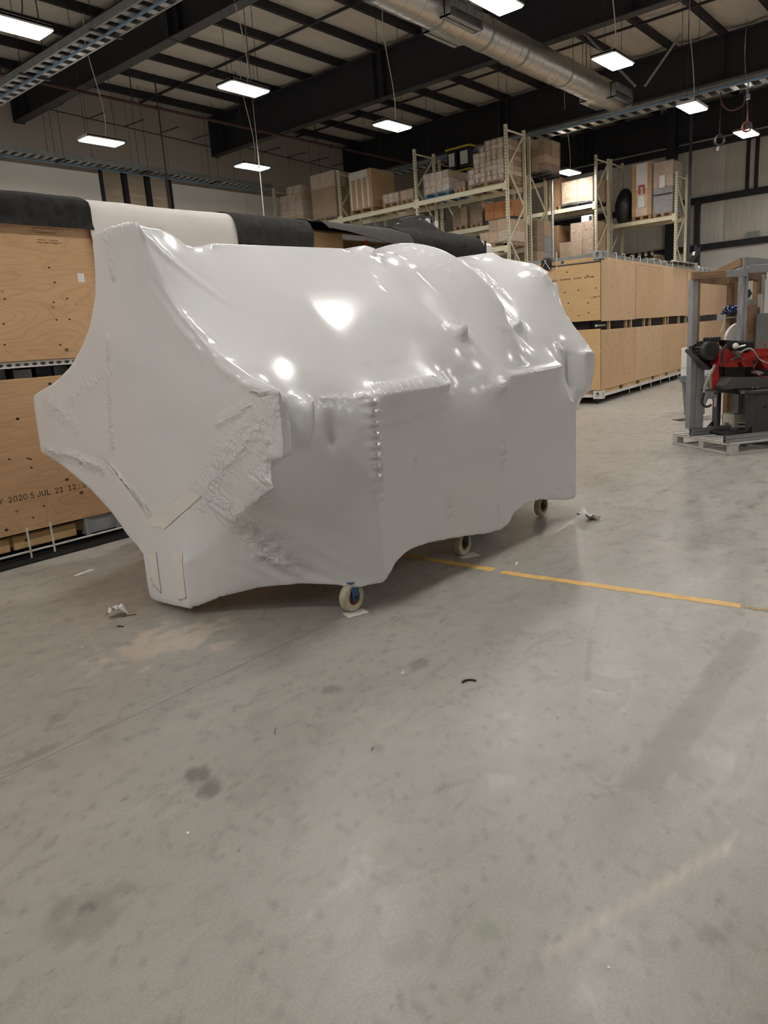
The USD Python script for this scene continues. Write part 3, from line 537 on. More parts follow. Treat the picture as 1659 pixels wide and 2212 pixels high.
    for x, o in ((4.52, .015), (5.08, .03)): line((x, 3.40, 1.96 + o), (x, 3.15, 1.73 + o), (x, 2.95, 1.50 + o), (x, 2.80, 1.35 + o))
    line((4.50, 3.62, 2.135), (4.50, 4.0, 2.14))
    # near side: shelf edges, posts with feet
    line((3.06, 2.655, 1.215), (3.84, 2.655, 1.212)); line((3.02, 2.675, 1.23), (3.84, 2.69, 1.235)); line((4.56, 2.655, 1.205), (5.36, 2.655, 1.215)); line((4.56, 2.69, 1.235), (5.36, 2.69, 1.245))
    line((3.045, 2.642, 1.215), (3.045, 2.642, .85), (3.06, 2.648, .5), (3.06, 2.648, .165), (3.06, 2.665, .135)); line((3.085, 2.642, 1.215), (3.085, 2.642, .85)); line((4.38, 2.65, .9), (4.38, 2.65, .165), (4.38, 2.665, .135)); line((5.50, 2.655, .93), (5.555, 2.652, .9), (5.555, 2.652, .15), (5.55, 2.67, .125))
    line((3.06, 2.72, .13), (3.10, 2.72, .13)); line((4.36, 2.70, .13), (4.40, 2.70, .13)); line((5.52, 2.70, .12), (5.56, 2.70, .12))
    line((2.645, 2.672, 1.255), (2.645, 2.685, 1.12), (2.645, 2.72, 1.0)); line((2.84, 2.80, 1.10), (2.84, 2.79, .98))
    n = np.array([0, -.73, .68])
    for c, h in (((4.31, 2.95, 1.455), .125), ((5.12, 2.96, 1.49), .10)):
        c = np.array(c) + n * h
        for dx, dz in ((0, 0), (.03, 0), (-.03, 0), (0, .03), (0, -.03), (.022, .022), (-.022, .022), (.022, -.022), (-.022, -.022)): line(c + [dx, 0, dz], c + [dx + .002, 0, dz])
    # underneath and the far side
    for y in (3.3, 3.83, 4.36): line((2.85, y, .36), (5.55, y, .36))
    line((3.06, 5.0, 1.2), (5.4, 5.0, 1.2))
    for x in (3.06, 4.4, 5.5): line((x, 5.0, 1.2), (x, 5.0, .14))
    ij = np.array(list(pins)); pp = np.array([np.mean(q, axis=0) for q in pins.values()])
    idx = lambda i, j: 1 + (np.asarray(i) - 1) * NT + np.asarray(j) % NT
    N = (NR - 2) * NT + 2; pid = np.r_[0, N - 1, idx(ij[:, 0], ij[:, 1])]; ppos = np.vstack([[2.375, AY, AZ + .05], [5.86, AY, AZ + .05], pp])
    J = np.arange(NT); f = []
    f.append(np.c_[np.zeros(NT, int), idx(1, J), idx(1, J + 1)]); f.append(np.c_[np.full(NT, N - 1), idx(NR - 2, J + 1), idx(NR - 2, J)])
    for i in range(1, NR - 2):
        a, b, c, d = idx(i, J), idx(i + 1, J), idx(i + 1, J + 1), idx(i, J + 1)
        f += [np.c_[a, b, c], np.c_[a, c, d]] if i % 2 else [np.c_[a, b, d], np.c_[b, c, d]]
    f = np.vstack(f); free = np.ones(N, bool); free[pid] = False; fi = np.flatnonzero(free); pos = np.zeros(N, int); pos[fi] = np.arange(len(fi))
    v = np.zeros((N, 3)); v[pid] = ppos
    for it in range(iters):
        if it == 0: cots = np.ones((len(f), 3))
        else:
            t = v[f]; cots = []
            for k in range(3):
                e1, e2 = t[:, (k + 1) % 3] - t[:, k], t[:, (k + 2) % 3] - t[:, k]
                cots.append((e1 * e2).sum(1) / (np.linalg.norm(np.cross(e1, e2), axis=1) + 1e-9))
            cots = np.clip(np.stack(cots, 1), .02, 12)
        I = np.r_[f[:, 1], f[:, 2], f[:, 0]]; K = np.r_[f[:, 2], f[:, 0], f[:, 1]]; w = np.r_[cots[:, 0], cots[:, 1], cots[:, 2]]
        A = sparse.coo_matrix((np.r_[w, w], (np.r_[I, K], np.r_[K, I])), shape=(N, N)).tocsr()
        L = (sparse.diags(np.asarray(A.sum(1)).ravel()) - A).tocsr()
        lu = splu(L[fi][:, fi].tocsc(), permc_spec='MMD_AT_PLUS_A', diag_pivot_thresh=0.0, options=dict(SymmetricMode=True)); rhs = -L[fi][:, pid] @ v[pid]
        v[fi] = lu.solve(rhs)
    # a little stiffness: soften the pins' spikes and creases
    A.data[:] = 1; P = sparse.diags(1 / np.asarray(A.sum(1)).ravel()) @ A
    for k in range(3): v = v + .5 * (P @ v - v); v = v - .51 * (P @ v - v)
    v = v + .3 * (P @ v - v)
    if trimesh.Trimesh(v, f, process=False).volume < 0: f = f[:, ::-1]
    return v, f, None
FV, FF, FT = wrap_mesh()
def finish_film(v, f):
    m = trimesh.Trimesh(v, f, process=False); n = np.array(m.vertex_normals)
    def seg(a, b):
        a, b = np.array(a, float), np.array(b, float); ab = b - a; t = np.clip(((v - a) @ ab) / (ab @ ab), 0, 1); return np.linalg.norm(v - a - t[:, None] * ab, axis=1)
    def near(d, r): return np.clip(1 - d / r, 0, 1) ** 1.3
    wr = np.zeros(len(v))
    # points of the film picked where the photograph shows its folds
    cv = (v - EYE) @ ROT; pix = np.c_[CX - FPX * cv[:, 0] / cv[:, 2], CY + FPX * cv[:, 1] / cv[:, 2]]
    ok = np.flatnonzero(((v - EYE) * n).sum(1) < 0); kt = cKDTree(pix[ok])
    def E(px):
        dd, ii = kt.query(px, k=10); ii = ok[ii[dd < max(dd[0] * 1.5, 7)]]; return v[ii[np.argmax(cv[ii, 2])]]
    def path(pts, m=14):
        q = np.array(pts, float); s = np.linspace(0, len(q) - 1, m * (len(q) - 1))
        P = np.array([E((np.interp(t, np.arange(len(q)), q[:, 0]), np.interp(t, np.arange(len(q)), q[:, 1]))) for t in s])
        return np.vstack([P[i] + (P[i + 1] - P[i]) * np.linspace(0, 1, 5)[:, None] for i in range(len(P) - 1)])
    def from_path(pts, r, taper=False):
        P = path(pts); dd, ii = cKDTree(P).query(v, distance_upper_bound=r * 4); t_ = np.clip(ii, 0, len(P) - 1) / (len(P) - 1)
        return (np.minimum(dd, r * 4), np.sin(np.pi * (.06 + .88 * t_))) if taper else np.minimum(dd, r * 4)
    # the crumpled bands over the lower right of the end face and its shoulders
    for pts, r, k in ((((590, 880), (500, 985), (430, 1080)), .17, .65), (((575, 960), (560, 1080)), .17, .85), (((450, 1080), (530, 1130), (600, 1170)), .12, .9), (((500, 1120), (590, 1190), (640, 1210)), .13, 1.), (((560, 1205), (625, 1225)), .06, .9), (((100, 870), (165, 930)), .09, .55), (((100, 975), (215, 1010)), .06, .8), (((228, 730), (240, 960)), .035, .5), (((150, 860), (235, 800)), .07, .5), (((230, 1005), (345, 1130)), .03, .8), (((540, 870), (470, 920)), .05, .5), (((228, 520), (240, 600)), .035, .5), (((340, 1115), (450, 1065)), .03, .5), (((700, 855), (790, 858)), .03, .3), (((545, 850), (600, 852)), .03, .7)):
        wr = np.maximum(wr, k * near(from_path(pts, r), r))
    for c, r, k in (((4.31, 2.90, 1.50), .20, .7), ((5.12, 2.90, 1.53), .16, .7), ((4.42, 2.64, 1.15), .12, .5), ((3.05, 2.64, .2), .14, .25), ((4.38, 2.64, .2), .14, .25), ((5.56, 2.64, .2), .16, .3), ((5.8, 2.7, 1.25), .2, .4), ((2.42, 2.64, 1.28), .10, .5), ((2.40, 3.8, 2.2), .20, .35), ((5.88, 3.1, 1.97), .2, .6)):
        wr = np.maximum(wr, k * near(np.linalg.norm(v - np.array(c), axis=1), r))
    for a, b, r, k in (((4.75, 3.6, 2.2), (4.6, 2.85, 1.85), .10, .5), ((3.06, 2.65, .25), (3.06, 2.65, .9), .05, .25)): wr = np.maximum(wr, k * near(seg(a, b), r))
    d = np.zeros(len(v))
    sl = np.clip((v[:, 2] - 1.24) / (2.12 - 1.24), 0, 1); wx = np.clip((v[:, 0] - 2.75) / .5, 0, 1) * np.clip((4.5 - v[:, 0]) / .5, 0, 1)
    d += .045 * np.sin(np.pi * sl) * wx * wx * (3 - 2 * wx) * (v[:, 1] < 3.7)          # the slope is slightly blown out
    # pleats across the posts and ripples along the shelf edge (the film's material raises them)
    near_side = (v[:, 1] < 2.70); X_, Z_ = v[:, 0], v[:, 2]
    pleat = near_side * np.exp(-((X_ - 3.065) / .040) ** 2) * np.clip((Z_ - .55) * 5, 0, 1) * np.clip((1.21 - Z_) * 30, 0, 1)
    pleat = np.maximum(pleat, .8 * near_side * np.exp(-((X_ - 4.42) / .03) ** 2) * np.exp(-((Z_ - .68) / .10) ** 2)); pleat = np.maximum(pleat, .7 * near_side * np.exp(-((X_ - 3.75) / .04) ** 2) * np.exp(-((Z_ - .45) / .09) ** 2)); pleat = np.maximum(pleat, .5 * near_side * np.exp(-((X_ - 3.42) / .02) ** 2) * np.exp(-((Z_ - .80) / .05) ** 2))
    ripple = np.clip(1 - np.abs(Z_ - 1.235) / .035, 0, 1) * (v[:, 1] < 2.74) * np.clip((X_ - 3.1) * 10, 0, 1) * np.clip((3.82 - X_) * 10, 0, 1)
    # separate folds and pulls: ridges (and dents) along lines seen in the photograph
    for pts, w, am in ((((284, 482), (310, 560), (345, 622)), .018, .012), (((286, 482), (330, 560), (370, 618)), .016, .012), (((292, 482), (360, 550), (480, 640)), .022, .016), (((290, 480), (330, 520), (400, 580)), .016, .010), (((276, 490), (290, 560), (300, 610)), .018, .008), (((280, 485), (255, 530)), .02, .006),
                       (((318, 618), (375, 695), (405, 740)), .020, .014), (((375, 690), (425, 760), (440, 790)), .020, .010), (((398, 668), (440, 712), (480, 745)), .022, .014), (((330, 660), (400, 752)), .02, .008), (((440, 760), (500, 820)), .022, .010), (((465, 790), (545, 842)), .022, .010),
                       (((800, 595), (830, 636)), .015, .008), (((805, 535), (830, 575)), .018, .012), (((850, 545), (885, 565)), .02, .010), (((845, 552), (900, 548)), .015, .008), (((1020, 570), (1050, 600), (1072, 640)), .02, .016), (((1045, 585), (1080, 620), (1105, 650)), .02, .014), (((1072, 640), (1110, 690)), .025, .014), (((1000, 560), (1040, 592)), .018, .010),
                       (((1160, 572), (1180, 600)), .016, .010), (((1190, 590), (1200, 640), (1225, 690)), .018, .012), (((1205, 735), (1235, 790), (1245, 830)), .018, .012), (((1200, 720), (1220, 770)), .016, .009), (((960, 690), (985, 720)), .02, .010), (((1000, 700), (990, 730)), .02, .010), (((945, 700), (970, 735)), .02, .010), (((1085, 700), (1105, 715)), .02, .010),
                       (((820, 1200), (838, 1235)), .02, .008), (((845, 1195), (880, 1160)), .015, .008), (((1080, 1080), (1088, 1130)), .018, .010), (((1180, 1062), (1230, 1072)), .014, .006), (((1200, 1050), (1240, 1066)), .014, .006), (((425, 1255), (500, 1225)), .014, .007), (((455, 1262), (540, 1232)), .014, .007), (((480, 1275), (560, 1252)), .012, .006), (((440, 1240), (470, 1226)), .012, .005),
                       (((445, 1090), (480, 1150)), .012, -.008), (((475, 1110), (500, 1180)), .012, -.008), (((500, 1130), (520, 1200)), .013, -.009), (((530, 1150), (545, 1215)), .012, -.008), (((430, 1085), (500, 1130), (580, 1172)), .012, .010), (((600, 880), (520, 970), (425, 1062)), .010, .008), (((585, 900), (530, 965), (460, 1040)), .010, .007),
                       (((225, 985), (285, 1075), (335, 1140)), .010, .007), (((130, 980), (190, 1000), (230, 1030)), .010, .007), (((110, 975), (170, 985)), .010, .006), (((232, 820), (245, 960)), .010, .006), (((230, 700), (236, 800)), .010, .005), (((672, 858), (660, 930)), .02, .008), (((610, 860), (640, 850), (680, 862)), .015, .006), (((575, 985), (612, 992)), .008, .006), (((1088, 960), (1092, 1030)), .014, .005)):
        dd, tp = from_path(pts, w, True); d += .62 * am * tp ** .8 * np.exp(-(dd / w) ** 2)
    end = np.clip((3.0 - v[:, 0]) * 4, 0, 1) * wr
    wp = meshkit.fbm(v * 7, 3, 4) - .5; wq = meshkit.fbm(v * 16, 2, 9) - .5
    for (cy, cz), per, am in (((.62, .78), .060, .0075), ((-.8, .6), .047, .0058)):          # overlapping fold directions
        ph = (v[:, 1] * cy + v[:, 2] * cz) / per + 2.6 * wp; d += am * end * (1 - 2 * np.abs(np.sin(ph * np.pi))) * np.clip(wq * 5 + .6, 0, 1)
    d += .008 * wr * wq * 1.4
    # long pulls running down from the crumple towards the hem
    hem = np.exp(-((v[:, 0] - 2.75) / .22) ** 2) * np.exp(-((v[:, 2] - .30) / .12) ** 2) * (v[:, 1] < 3.45) * (v[:, 1] > 2.7)
    d += .0045 * hem * np.sin((v[:, 0] * .8 + v[:, 2] * .9) * 2 * np.pi / .085 + 5 * wp)
    dust = np.zeros(len(v))
    dust = np.maximum(dust, .35 * np.exp(-((v[:, 2] - 1.02 - .05 * (v[:, 0] - 3)) / .025) ** 2) * near_side * (v[:, 0] < 3.9) * (meshkit.fbm(v * 9, 3, 2) > .5))
    dust = np.maximum(dust, .30 * np.exp(-((v[:, 2] - 1.36) / .02) ** 2) * (v[:, 1] < 3.1) * (meshkit.fbm(v * 8, 3, 6) > .52) * (v[:, 0] < 4.0))
    return v + n * d[:, None], wr, dust, pleat, ripple
FV2, wrk, dst, plt_, rip = finish_film(FV, FF)
mach = Thing('wrapped_machine', 'big white shrink wrapped machine standing on casters in the middle of the floor', 'wrapped machine', (4.1, 3.8, 0))
fp = mach.add('shrink_film', trimesh.Trimesh(FV2, FF, process=False), 'film', smooth=True)
pv = UsdGeom.PrimvarsAPI(stage.GetPrimAtPath(fp))
for k, a in (('wrinkle', wrk), ('dust', dst), ('pleat', plt_), ('ripple', rip)): pv.CreatePrimvar(k, Sdf.ValueTypeNames.FloatArray, 'vertex').Set(Vt.FloatArray.FromNumpy(a.astype(np.float32)))
_ft = trimesh.Trimesh(FV2, FF, process=False); _fn = np.array(_ft.vertex_normals)
_fr = np.flatnonzero(FV2[:, 0] < 2.75); _kt = cKDTree(FV2[_fr][:, 1:3])
def tape(corners, label=None, mat='cream_tape', n=(9, 22)):
    """a strip of tape stuck on the end face: four corners given in the photograph"""
    c = [atX(*p, 2.36)[1:] for p in corners]; s, t_ = np.linspace(0, 1, n[0]), np.linspace(0, 1, n[1])
    YZ = np.array([[(c[0] * (1 - a) + c[1] * a) * (1 - b) + (c[3] * (1 - a) + c[2] * a) * b for b in t_] for a in s])
    dd, ii = _kt.query(YZ.reshape(-1, 2), k=24)
    P = FV2[_fr][ii]; w = 1 / (dd + .004) ** 2 * (P[..., 0] < P[..., 0].min(1, keepdims=True) + .12)
    x = (P[..., 0] * w).sum(1) / w.sum(1)
    g = np.concatenate([(x - .0045).reshape(*n, 1), YZ], -1)
    m = grid(g, None); 
    if m.face_normals[:, 0].mean() > 0: g = g[::-1]
    mach.add('tape_strip', grid(g, .0015), mat, smooth=True, label=label)
tape([(323, 1192), (338, 1192), (354, 1294), (332, 1292)]); tape([(372, 1192), (394, 1193), (408, 1308), (392, 1306)])
tape([(213, 985), (228, 1000), (330, 1130), (308, 1118)]); tape([(322, 1118), (352, 1145), (420, 1075), (398, 1058)]); tape([(300, 1113), (318, 1133), (352, 1142), (330, 1118)])
tape([(560, 870), (572, 874), (566, 985), (548, 985)], mat='white_tape') if False else None
def caster(x, y, steer, fork_mat, z=0.0):
    c, s = math.cos(steer), math.sin(steer); r = .082; zc = r + z + .003
    R = lambda p: (x + p[0] * c - p[1] * s, y + p[0] * s + p[1] * c, p[2])
    prof = np.array([(.045, -.024), (.074, -.026), (.082, -.019), (.082, .019), (.074, .026), (.045, .024)])
    w = trimesh.creation.revolve(np.vstack([prof, prof[:1]]), sections=40); w.apply_transform(trimesh.transformations.rotation_matrix(math.pi / 2, (1, 0, 0))); w.apply_translation((0, 0, zc))
    T = trimesh.transformations.rotation_matrix(steer, (0, 0, 1)); T[:3, 3] = (x, y, 0); w.apply_transform(T)
    legs = []
    for k in (-1, 1):
        l = extrude([(-.024, 0), (.024, 0), (.026, .080), (-.026, .080)], .007, (0, k * .033 + .0035, zc - .018), (1, 0, 0), (0, 0, 1)); l.apply_transform(T); legs.append(l)
    top = box(-.024, .024, -.028, .028, zc + .0835, zc + .090, .002); top.apply_transform(T)
    p = mach.add('caster', cat(*legs, top), fork_mat)
    mach.add('wheel', w, 'caster_tread', smooth=35, parent=p)
    hub = rod(R((0, -.022, zc)), R((0, .022, zc)), .046, 24); mach.add('hub', hub, 'rust', parent=p, smooth=40); mach.add('axle', rod(R((0, -.046, zc)), R((0, .046, zc)), .011, 12), 'dark_steel', parent=p)
for x, y, s, m in ((2.90, 2.772, -.02, 'caster_blue'), (4.11, 2.82, .02, 'dark_steel'), (5.33, 2.86, .0, 'dark_steel'), (2.95, 4.8, .3, 'caster_blue'), (4.2, 4.8, .2, 'dark_steel'), (5.35, 4.8, -.3, 'dark_steel')): caster(x, y, s, m, .002)
# ------------------------------------------------------------------ the long crate on the left
LY = 5.85
lc = Thing('plywood_crate', 'long honey coloured plywood crate under draped cloths, behind the wrapped machine', 'crate', (5, 7, 0))
UP = [(.90, 3.44), (3.46, 5.86), (5.90, 6.45)]
for i, (a, b) in enumerate(UP):
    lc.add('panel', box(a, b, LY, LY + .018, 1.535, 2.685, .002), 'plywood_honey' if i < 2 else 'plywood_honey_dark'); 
for a, b in ((.90, 3.30), (3.32, 5.72), (5.74, 8.14), (8.16, 9.34)): lc.add('panel', box(a, b, LY, LY + .018, .22, 1.405, .002), 'plywood_honey')
for x in (.9, 3.24, 3.46, 5.88, 6.40, 9.30):
    lc.add('post', box(x - .04, x + .04, LY + .03, LY + .12, .10, 2.68, .004), 'white_steel' if 3 < x < 3.6 else 'grey_casting')
for x in (.9, 5.0, 9.3): lc.add('post', box(x - .04, x + .04, LY + 2.2, LY + 2.29, .10, 2.68, .004), 'grey_casting')
for z in (1.49, 2.64): lc.add('rail', box(.9, 9.34, LY + .03, LY + .10, z, z + .05), 'white_steel')
hr = lc.add('perforated_strut', box(.9, 3.20, LY + .022, LY + .03, 1.485, 1.53), 'white_steel')
lc.add('strut_hole', cat(*[extrude(Polygon([(x + .020 * math.cos(a), 1.508 + .011 * math.sin(a)) for a in np.linspace(0, 6.28, 13)[:-1]]), .003, (0, LY + .0215, 0), (1, 0, 0), (0, 0, 1)) for x in np.arange(1.0, 3.2, .066)]), 'saw_black', parent=hr, kind='stuff')
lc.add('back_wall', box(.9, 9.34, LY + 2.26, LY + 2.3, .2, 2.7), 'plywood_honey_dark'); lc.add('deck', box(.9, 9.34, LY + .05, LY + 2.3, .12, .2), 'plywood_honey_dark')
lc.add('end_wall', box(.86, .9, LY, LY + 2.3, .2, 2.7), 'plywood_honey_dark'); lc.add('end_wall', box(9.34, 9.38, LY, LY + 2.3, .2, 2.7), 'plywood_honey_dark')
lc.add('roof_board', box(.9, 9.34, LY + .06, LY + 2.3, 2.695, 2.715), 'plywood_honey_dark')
g = np.random.default_rng(3); x = 1.0
for k in range(16):                                               # what shows through the slot
    w = g.uniform(.07, .16); lc.add('packed_frame', box(x, x + w, LY + .20 + g.uniform(0, .25), LY + .6, .25, g.uniform(1.44, 1.50)), ('grey_casting', 'dark_steel', 'tray_metal', 'brown_timber_dark', 'saw_black', 'tray_metal')[k % 6], label=None); x += w + g.uniform(.02, .06)
lc.add('packed_drum', rod((3.42, LY + .2, .3), (3.42, LY + .2, 1.5), .15, 24), 'white_steel', smooth=40)
for k in range(9):                                                # long profiles lying in the open end
    z = 2.40 + .040 * (k // 2); y = LY + .04 + .07 * (k % 3)
    lc.add('metal_profile', bar((6.5 + .06 * k, y, z + .05), (9.2, y + .1 * (k % 2), z + .14 - .025 * k), .05, .035), ('tray_metal', 'dark_steel', 'grey_casting')[k % 3])
lc.add('red_flag', box(6.86, 6.90, LY + .02, LY + .05, 2.55, 2.64), 'red_cord')
# slim white rods and sills below
lc.add('bottom_rod', rod((.9, LY - .02, .065), (9.3, LY - .02, .065), .010, 8), 'white_steel')
for x in (1.5, 1.9, 2.20, 2.47, 2.66, 5.2, 7.0, 9.0): lc.add('stay_rod', rod((x, LY - .03, .004), (x, LY - .03, .26), .009, 8), 'white_steel')
for a, b in ((.9, 2.35), (2.38, 2.90), (3.35, 5.6), (5.7, 9.3)): lc.add('sill', box(a, b, LY + .04, LY + .12, .085, .19, .003), 'plywood_yellow')
lc.add('corner_bracket', cat(box(2.96, 3.30, LY + .02, LY + .10, .075, .215), box(2.96, 3.0, LY - .005, LY + .02, .075, .215), box(3.24, 3.27, LY - .005, LY + .02, .075, .215)), 'grey_casting')
for x in (1.2, 3.1, 5.2, 7.4, 9.0):
    for y in (LY + .35, LY + 1.9): lc.add('skid_block', box(x - .1, x + .1, y - .06, y + .06, .012, .12), 'brown_timber_dark')
tx = as_mesh(meshkit.text_mesh('PLY  2020 5 JUL  21  12 : 35  BLUE', .044, .001)); tx.vertices[:] = np.c_[tx.vertices[:, 0], -tx.vertices[:, 2], tx.vertices[:, 1]]
tx.apply_translation((2.235, LY - .0004, .475)); lc.add('printed_stamp', tx, 'ink', label='printed date line on the plywood')
c0 = atY(70, 492, LY)
st = [box(c0[0], c0[0] + .21, LY - .001, LY, c0[2] - .002, c0[2] + .002), box(c0[0] + .01, c0[0] + .22, LY - .001, LY, c0[2] - .105, c0[2] - .100), box(c0[0], c0[0] + .003, LY - .001, LY, c0[2] - .03, c0[2])]
for r, (a, b) in enumerate(((.01, .19), (.02, .09), (.12, .19), (.03, .05), (.08, .10), (.15, .18))): st.append(box(c0[0] + a, c0[0] + b, LY - .001, LY, c0[2] - .033 - .024 * (r + 1) // 1 * 1.0 * (1 if r == 0 else 0) - (.055 if 0 < r < 3 else .078 if r >= 3 else 0), c0[2] - .027 - (.055 if 0 < r < 3 else .078 if r >= 3 else 0)))
lc.add('grade_stamp', cat(*st), 'ink_faint', label='faint boxed grade stamp on the upper panel')
c1 = atY(175, 600, LY); lc.add('sticker', box(c1[0] - .028, c1[0] + .028, LY - .0015, LY, c1[2] - .034, c1[2] + .034), 'white_paper', label='small white paper sticker')
g = np.random.default_rng(11)
for px in ((106, 578), (118, 610), (10, 646), (116, 653), (145, 645), (8, 700), (122, 691), (150, 690), (10, 745), (130, 745), (38, 905), (20, 992), (68, 1010), (66, 992), (145, 1036), (14, 1145), (72, 1118), (108, 829), (60, 990), (95, 1093)):
    p = atY(*px, LY); r = .011 if px in ((38, 905), (145, 1036), (68, 992), (14, 1145), (108, 829)) else .007
    lc.add('knot', extrude(Polygon([(r * 1.4 * math.cos(a) * g.uniform(.85, 1.15), r * math.sin(a)) for a in np.linspace(0, 6.28, 11)[:-1]]), .0008, p - [0, .0004, 0], (1, 0, 0), (0, 0, 1)), 'ink')
single('rubber_mat', [box(.7, 9.5, LY - .16, LY + 2.2, .001, .011)] + [box(.7, 9.5, y, y + .02, .010, .015) for y in np.arange(LY - .15, LY + .8, .045)], 'mat_black', 'black ribbed rubber mat lying under the left plywood crate', 'mat')

def drape(label, cat_, x0, x1, bottom, mat, lift=0.0, flare=0.0, bump=None, seed=0, thick=.006, left_slant=0.0, right_slant=0.0, yb=7.9):
    nx, ns = 60, 46; P = np.zeros((nx, ns, 3))
    for i, f in enumerate(np.linspace(0, 1, nx)):
        x = x0 + (x1 - x0) * f; zb = bottom(x) if callable(bottom) else bottom; zc = 2.785 + lift
        hump = bump(x) if bump else 0.0
        prof = [(LY - .045 - flare - lift, zb), (LY - .040 - flare * .6 - lift, zb + (zc - zb) * .45), (LY - .030 - lift, zb + (zc - zb) * .78), (LY + .02, zc - .025), (LY + .10, zc + .004 + hump * .5), (LY + .35, zc + .012 + hump), (LY + .8, zc + hump * .6), (LY + 1.4, zc), (yb, zc - .01)]
        c = curve([(0, y, z) for y, z in prof], ns)
        w = np.clip((np.linspace(0, 1, ns)), 0, 1)
        P[i] = np.c_[np.full(ns, x) + (left_slant * (1 - f) + right_slant * f) * np.clip(1 - w * 3.4, 0, 1), c[:, 1], c[:, 2]]
    n = meshkit.fbm(P * [2.2, 2.2, 2.2], 3, seed) - .5
    P[..., 1] -= .03 * n; P[..., 2] += .022 * n
    single('draped_cloth', grid(P, thick), mat, label, cat_, smooth=55)
drape('black felt blanket draped over the near end of the left crate', 'blanket', .6, 3.37, 2.535, 'felt_black', lift=.012, seed=1, right_slant=.05)
drape('soiled white cloth draped over the left crate between two black blankets', 'cloth', 3.35, 4.95, 2.18, 'cloth_white', seed=2, left_slant=.07, right_slant=.10)
drape('charcoal felt blanket draped over the left crate beside the white cloth', 'blanket', 4.86, 5.93, 2.36, 'felt_charcoal', lift=.014, seed=3, left_slant=.06)
zb = lambda x: float(np.interp(x, [5.95, 6.3, 6.7, 7.1, 7.6], [2.70, 2.675, 2.63, 2.585, 2.53]))
drape('stiff dark grey sheet curling out over the open part of the left crate', 'sheet', 5.86, 7.50, zb, 'sheet_grey', lift=.030, flare=.10, seed=4, left_slant=.20, right_slant=.10)
drape('black felt blanket draped over a lump at the far end of the left crate', 'blanket', 7.42, 9.22, lambda x: float(np.interp(x, [7.4, 7.9, 9.2], [2.50, 2.30, 2.26])), 'felt_black', lift=.045, bump=lambda x: .17 * math.exp(-((x - 8.22) / .20) ** 2) + .03 * math.exp(-((x - 8.6) / .4) ** 2), seed=5, right_slant=.12)
c = atY(938, 466, 6.25) - [0, 0, .03]
for k, l in enumerate(('leftmost white roll end under the lump of the far black blanket', 'left black roll end under the lump of the far black blanket', 'middle white roll end on top of the far black blanket lump', 'right black roll end under the lump of the far black blanket', 'rightmost white roll end under the lump of the far black blanket')):
    a = -1.2 + k * .6
    single('foam_roll', tube([c + [.20 * math.sin(a), .10, -.10 + .14 * math.cos(a) - .07 * (k == 2)], c + [.20 * math.sin(a) + .01, .5, -.10 + .14 * math.cos(a) - .07 * (k == 2)]], .045, 12), ('cloth_white', 'saw_black')[k % 2], l, 'roll', 'rolls on the far blanket', smooth=60)
p = atY(1033, 520, 5.95); t = Thing('foam_pad', 'white foam pads tied to the far upper corner of the left crate', 'foam pad', (9.3, 6.0, 2.4))
t.add('pad', box(9.24, 9.36, LY - .04, LY + .25, 2.30, 2.76, .02), 'cloth_white'); t.add('pad', box(9.37, 9.60, LY - .02, LY + .25, 2.34, 2.74, .03), 'white_paper'); t.add('strap', box(9.355, 9.375, LY - .05, LY + .26, 2.28, 2.76), 'saw_black')

# ------------------------------------------------------------------ the crate on the right
RC = np.array([13.88, 6.10, 0.0]); RYAW = math.radians(4.6)
rd, rn = np.array([math.cos(RYAW), math.sin(RYAW), 0]), np.array([-math.sin(RYAW), math.cos(RYAW), 0])
def along(px):
    d = ROT @ _ray(*px); k = ((RC - EYE) @ rn) / (d @ rn); q = EYE + d * k - RC; return q @ rd, q[2]
rc = Thing('plywood_crate', 'long pale plywood crate on casters, standing below the cream racks', 'crate', tuple(RC), RYAW)
edges = [0.0] + [along(p)[0] for p in ((1371, 640), (1431, 640), (1481, 640), (1522, 640), (1552, 640))]; edges.append(edges[-1] + 1.30)
RL = edges[-1]; RWD = 2.35
for i, (a, b) in enumerate(zip(edges[:-1], edges[1:])):
    rc.add('panel', box(a + .012, b - .012, -.018 - .010 * (i % 2), -.002 - .006 * (i % 2), 1.575 + .012 * (i % 3), 2.70 - .01 * (i % 2), .002), ('plywood_pale', 'plywood_pale_a')[i % 2], local=True)
    rc.add('panel', box(a + .006, b - .006, -.018 - .004 * (i % 2), -.002, .27, 1.415, .002), ('plywood_pale_a', 'plywood_pale')[i % 2], local=True)
for a, b in ((0.0, 1.17), (1.18, RWD)):
    rc.add('panel', box(-.018, -.002, a, b, 1.60, 2.66, .002), 'plywood_yellow', local=True); rc.add('panel', box(-.018, -.002, a, b, .27, 1.44, .002), 'plywood_yellow', local=True)
for z0, z1, w in ((2.75, 2.83, .07), (2.68, 2.72, .03), (.13, .19, .07)):
    m = 'white_steel' if z0 < 1 else 'tray_metal'
    rc.add('rail', box(0, RL, 0, w, z0, z1), m, local=True); rc.add('rail', box(0, w, 0, RWD, z0, z1), m, local=True); rc.add('rail', box(0, RL, RWD - w, RWD, z0, z1), m, local=True)
for a, b in ((.12, .72), (.78, RWD - .2)): rc.add('filler_strip', box(-.012, -.002, a, b, 2.695, 2.765), 'plywood_yellow', local=True)
for k in range(9): rc.add('filler_strip', box(.15 + k * RL / 9, .13 + (k + 1) * RL / 9, -.014, -.003, 2.70, 2.76), 'plywood_pale', local=True)
for k in range(10): rc.add('sill_block', box(.2 + k * RL / 10, .2 + (k + .8) * RL / 10, .005, .06, .19, .268), 'plywood_yellow', local=True)
for k in range(2): rc.add('sill_block', box(.005, .06, .2 + k * 1.1, 1.15 + k * 1.1, .19, .268), 'plywood_yellow', local=True)
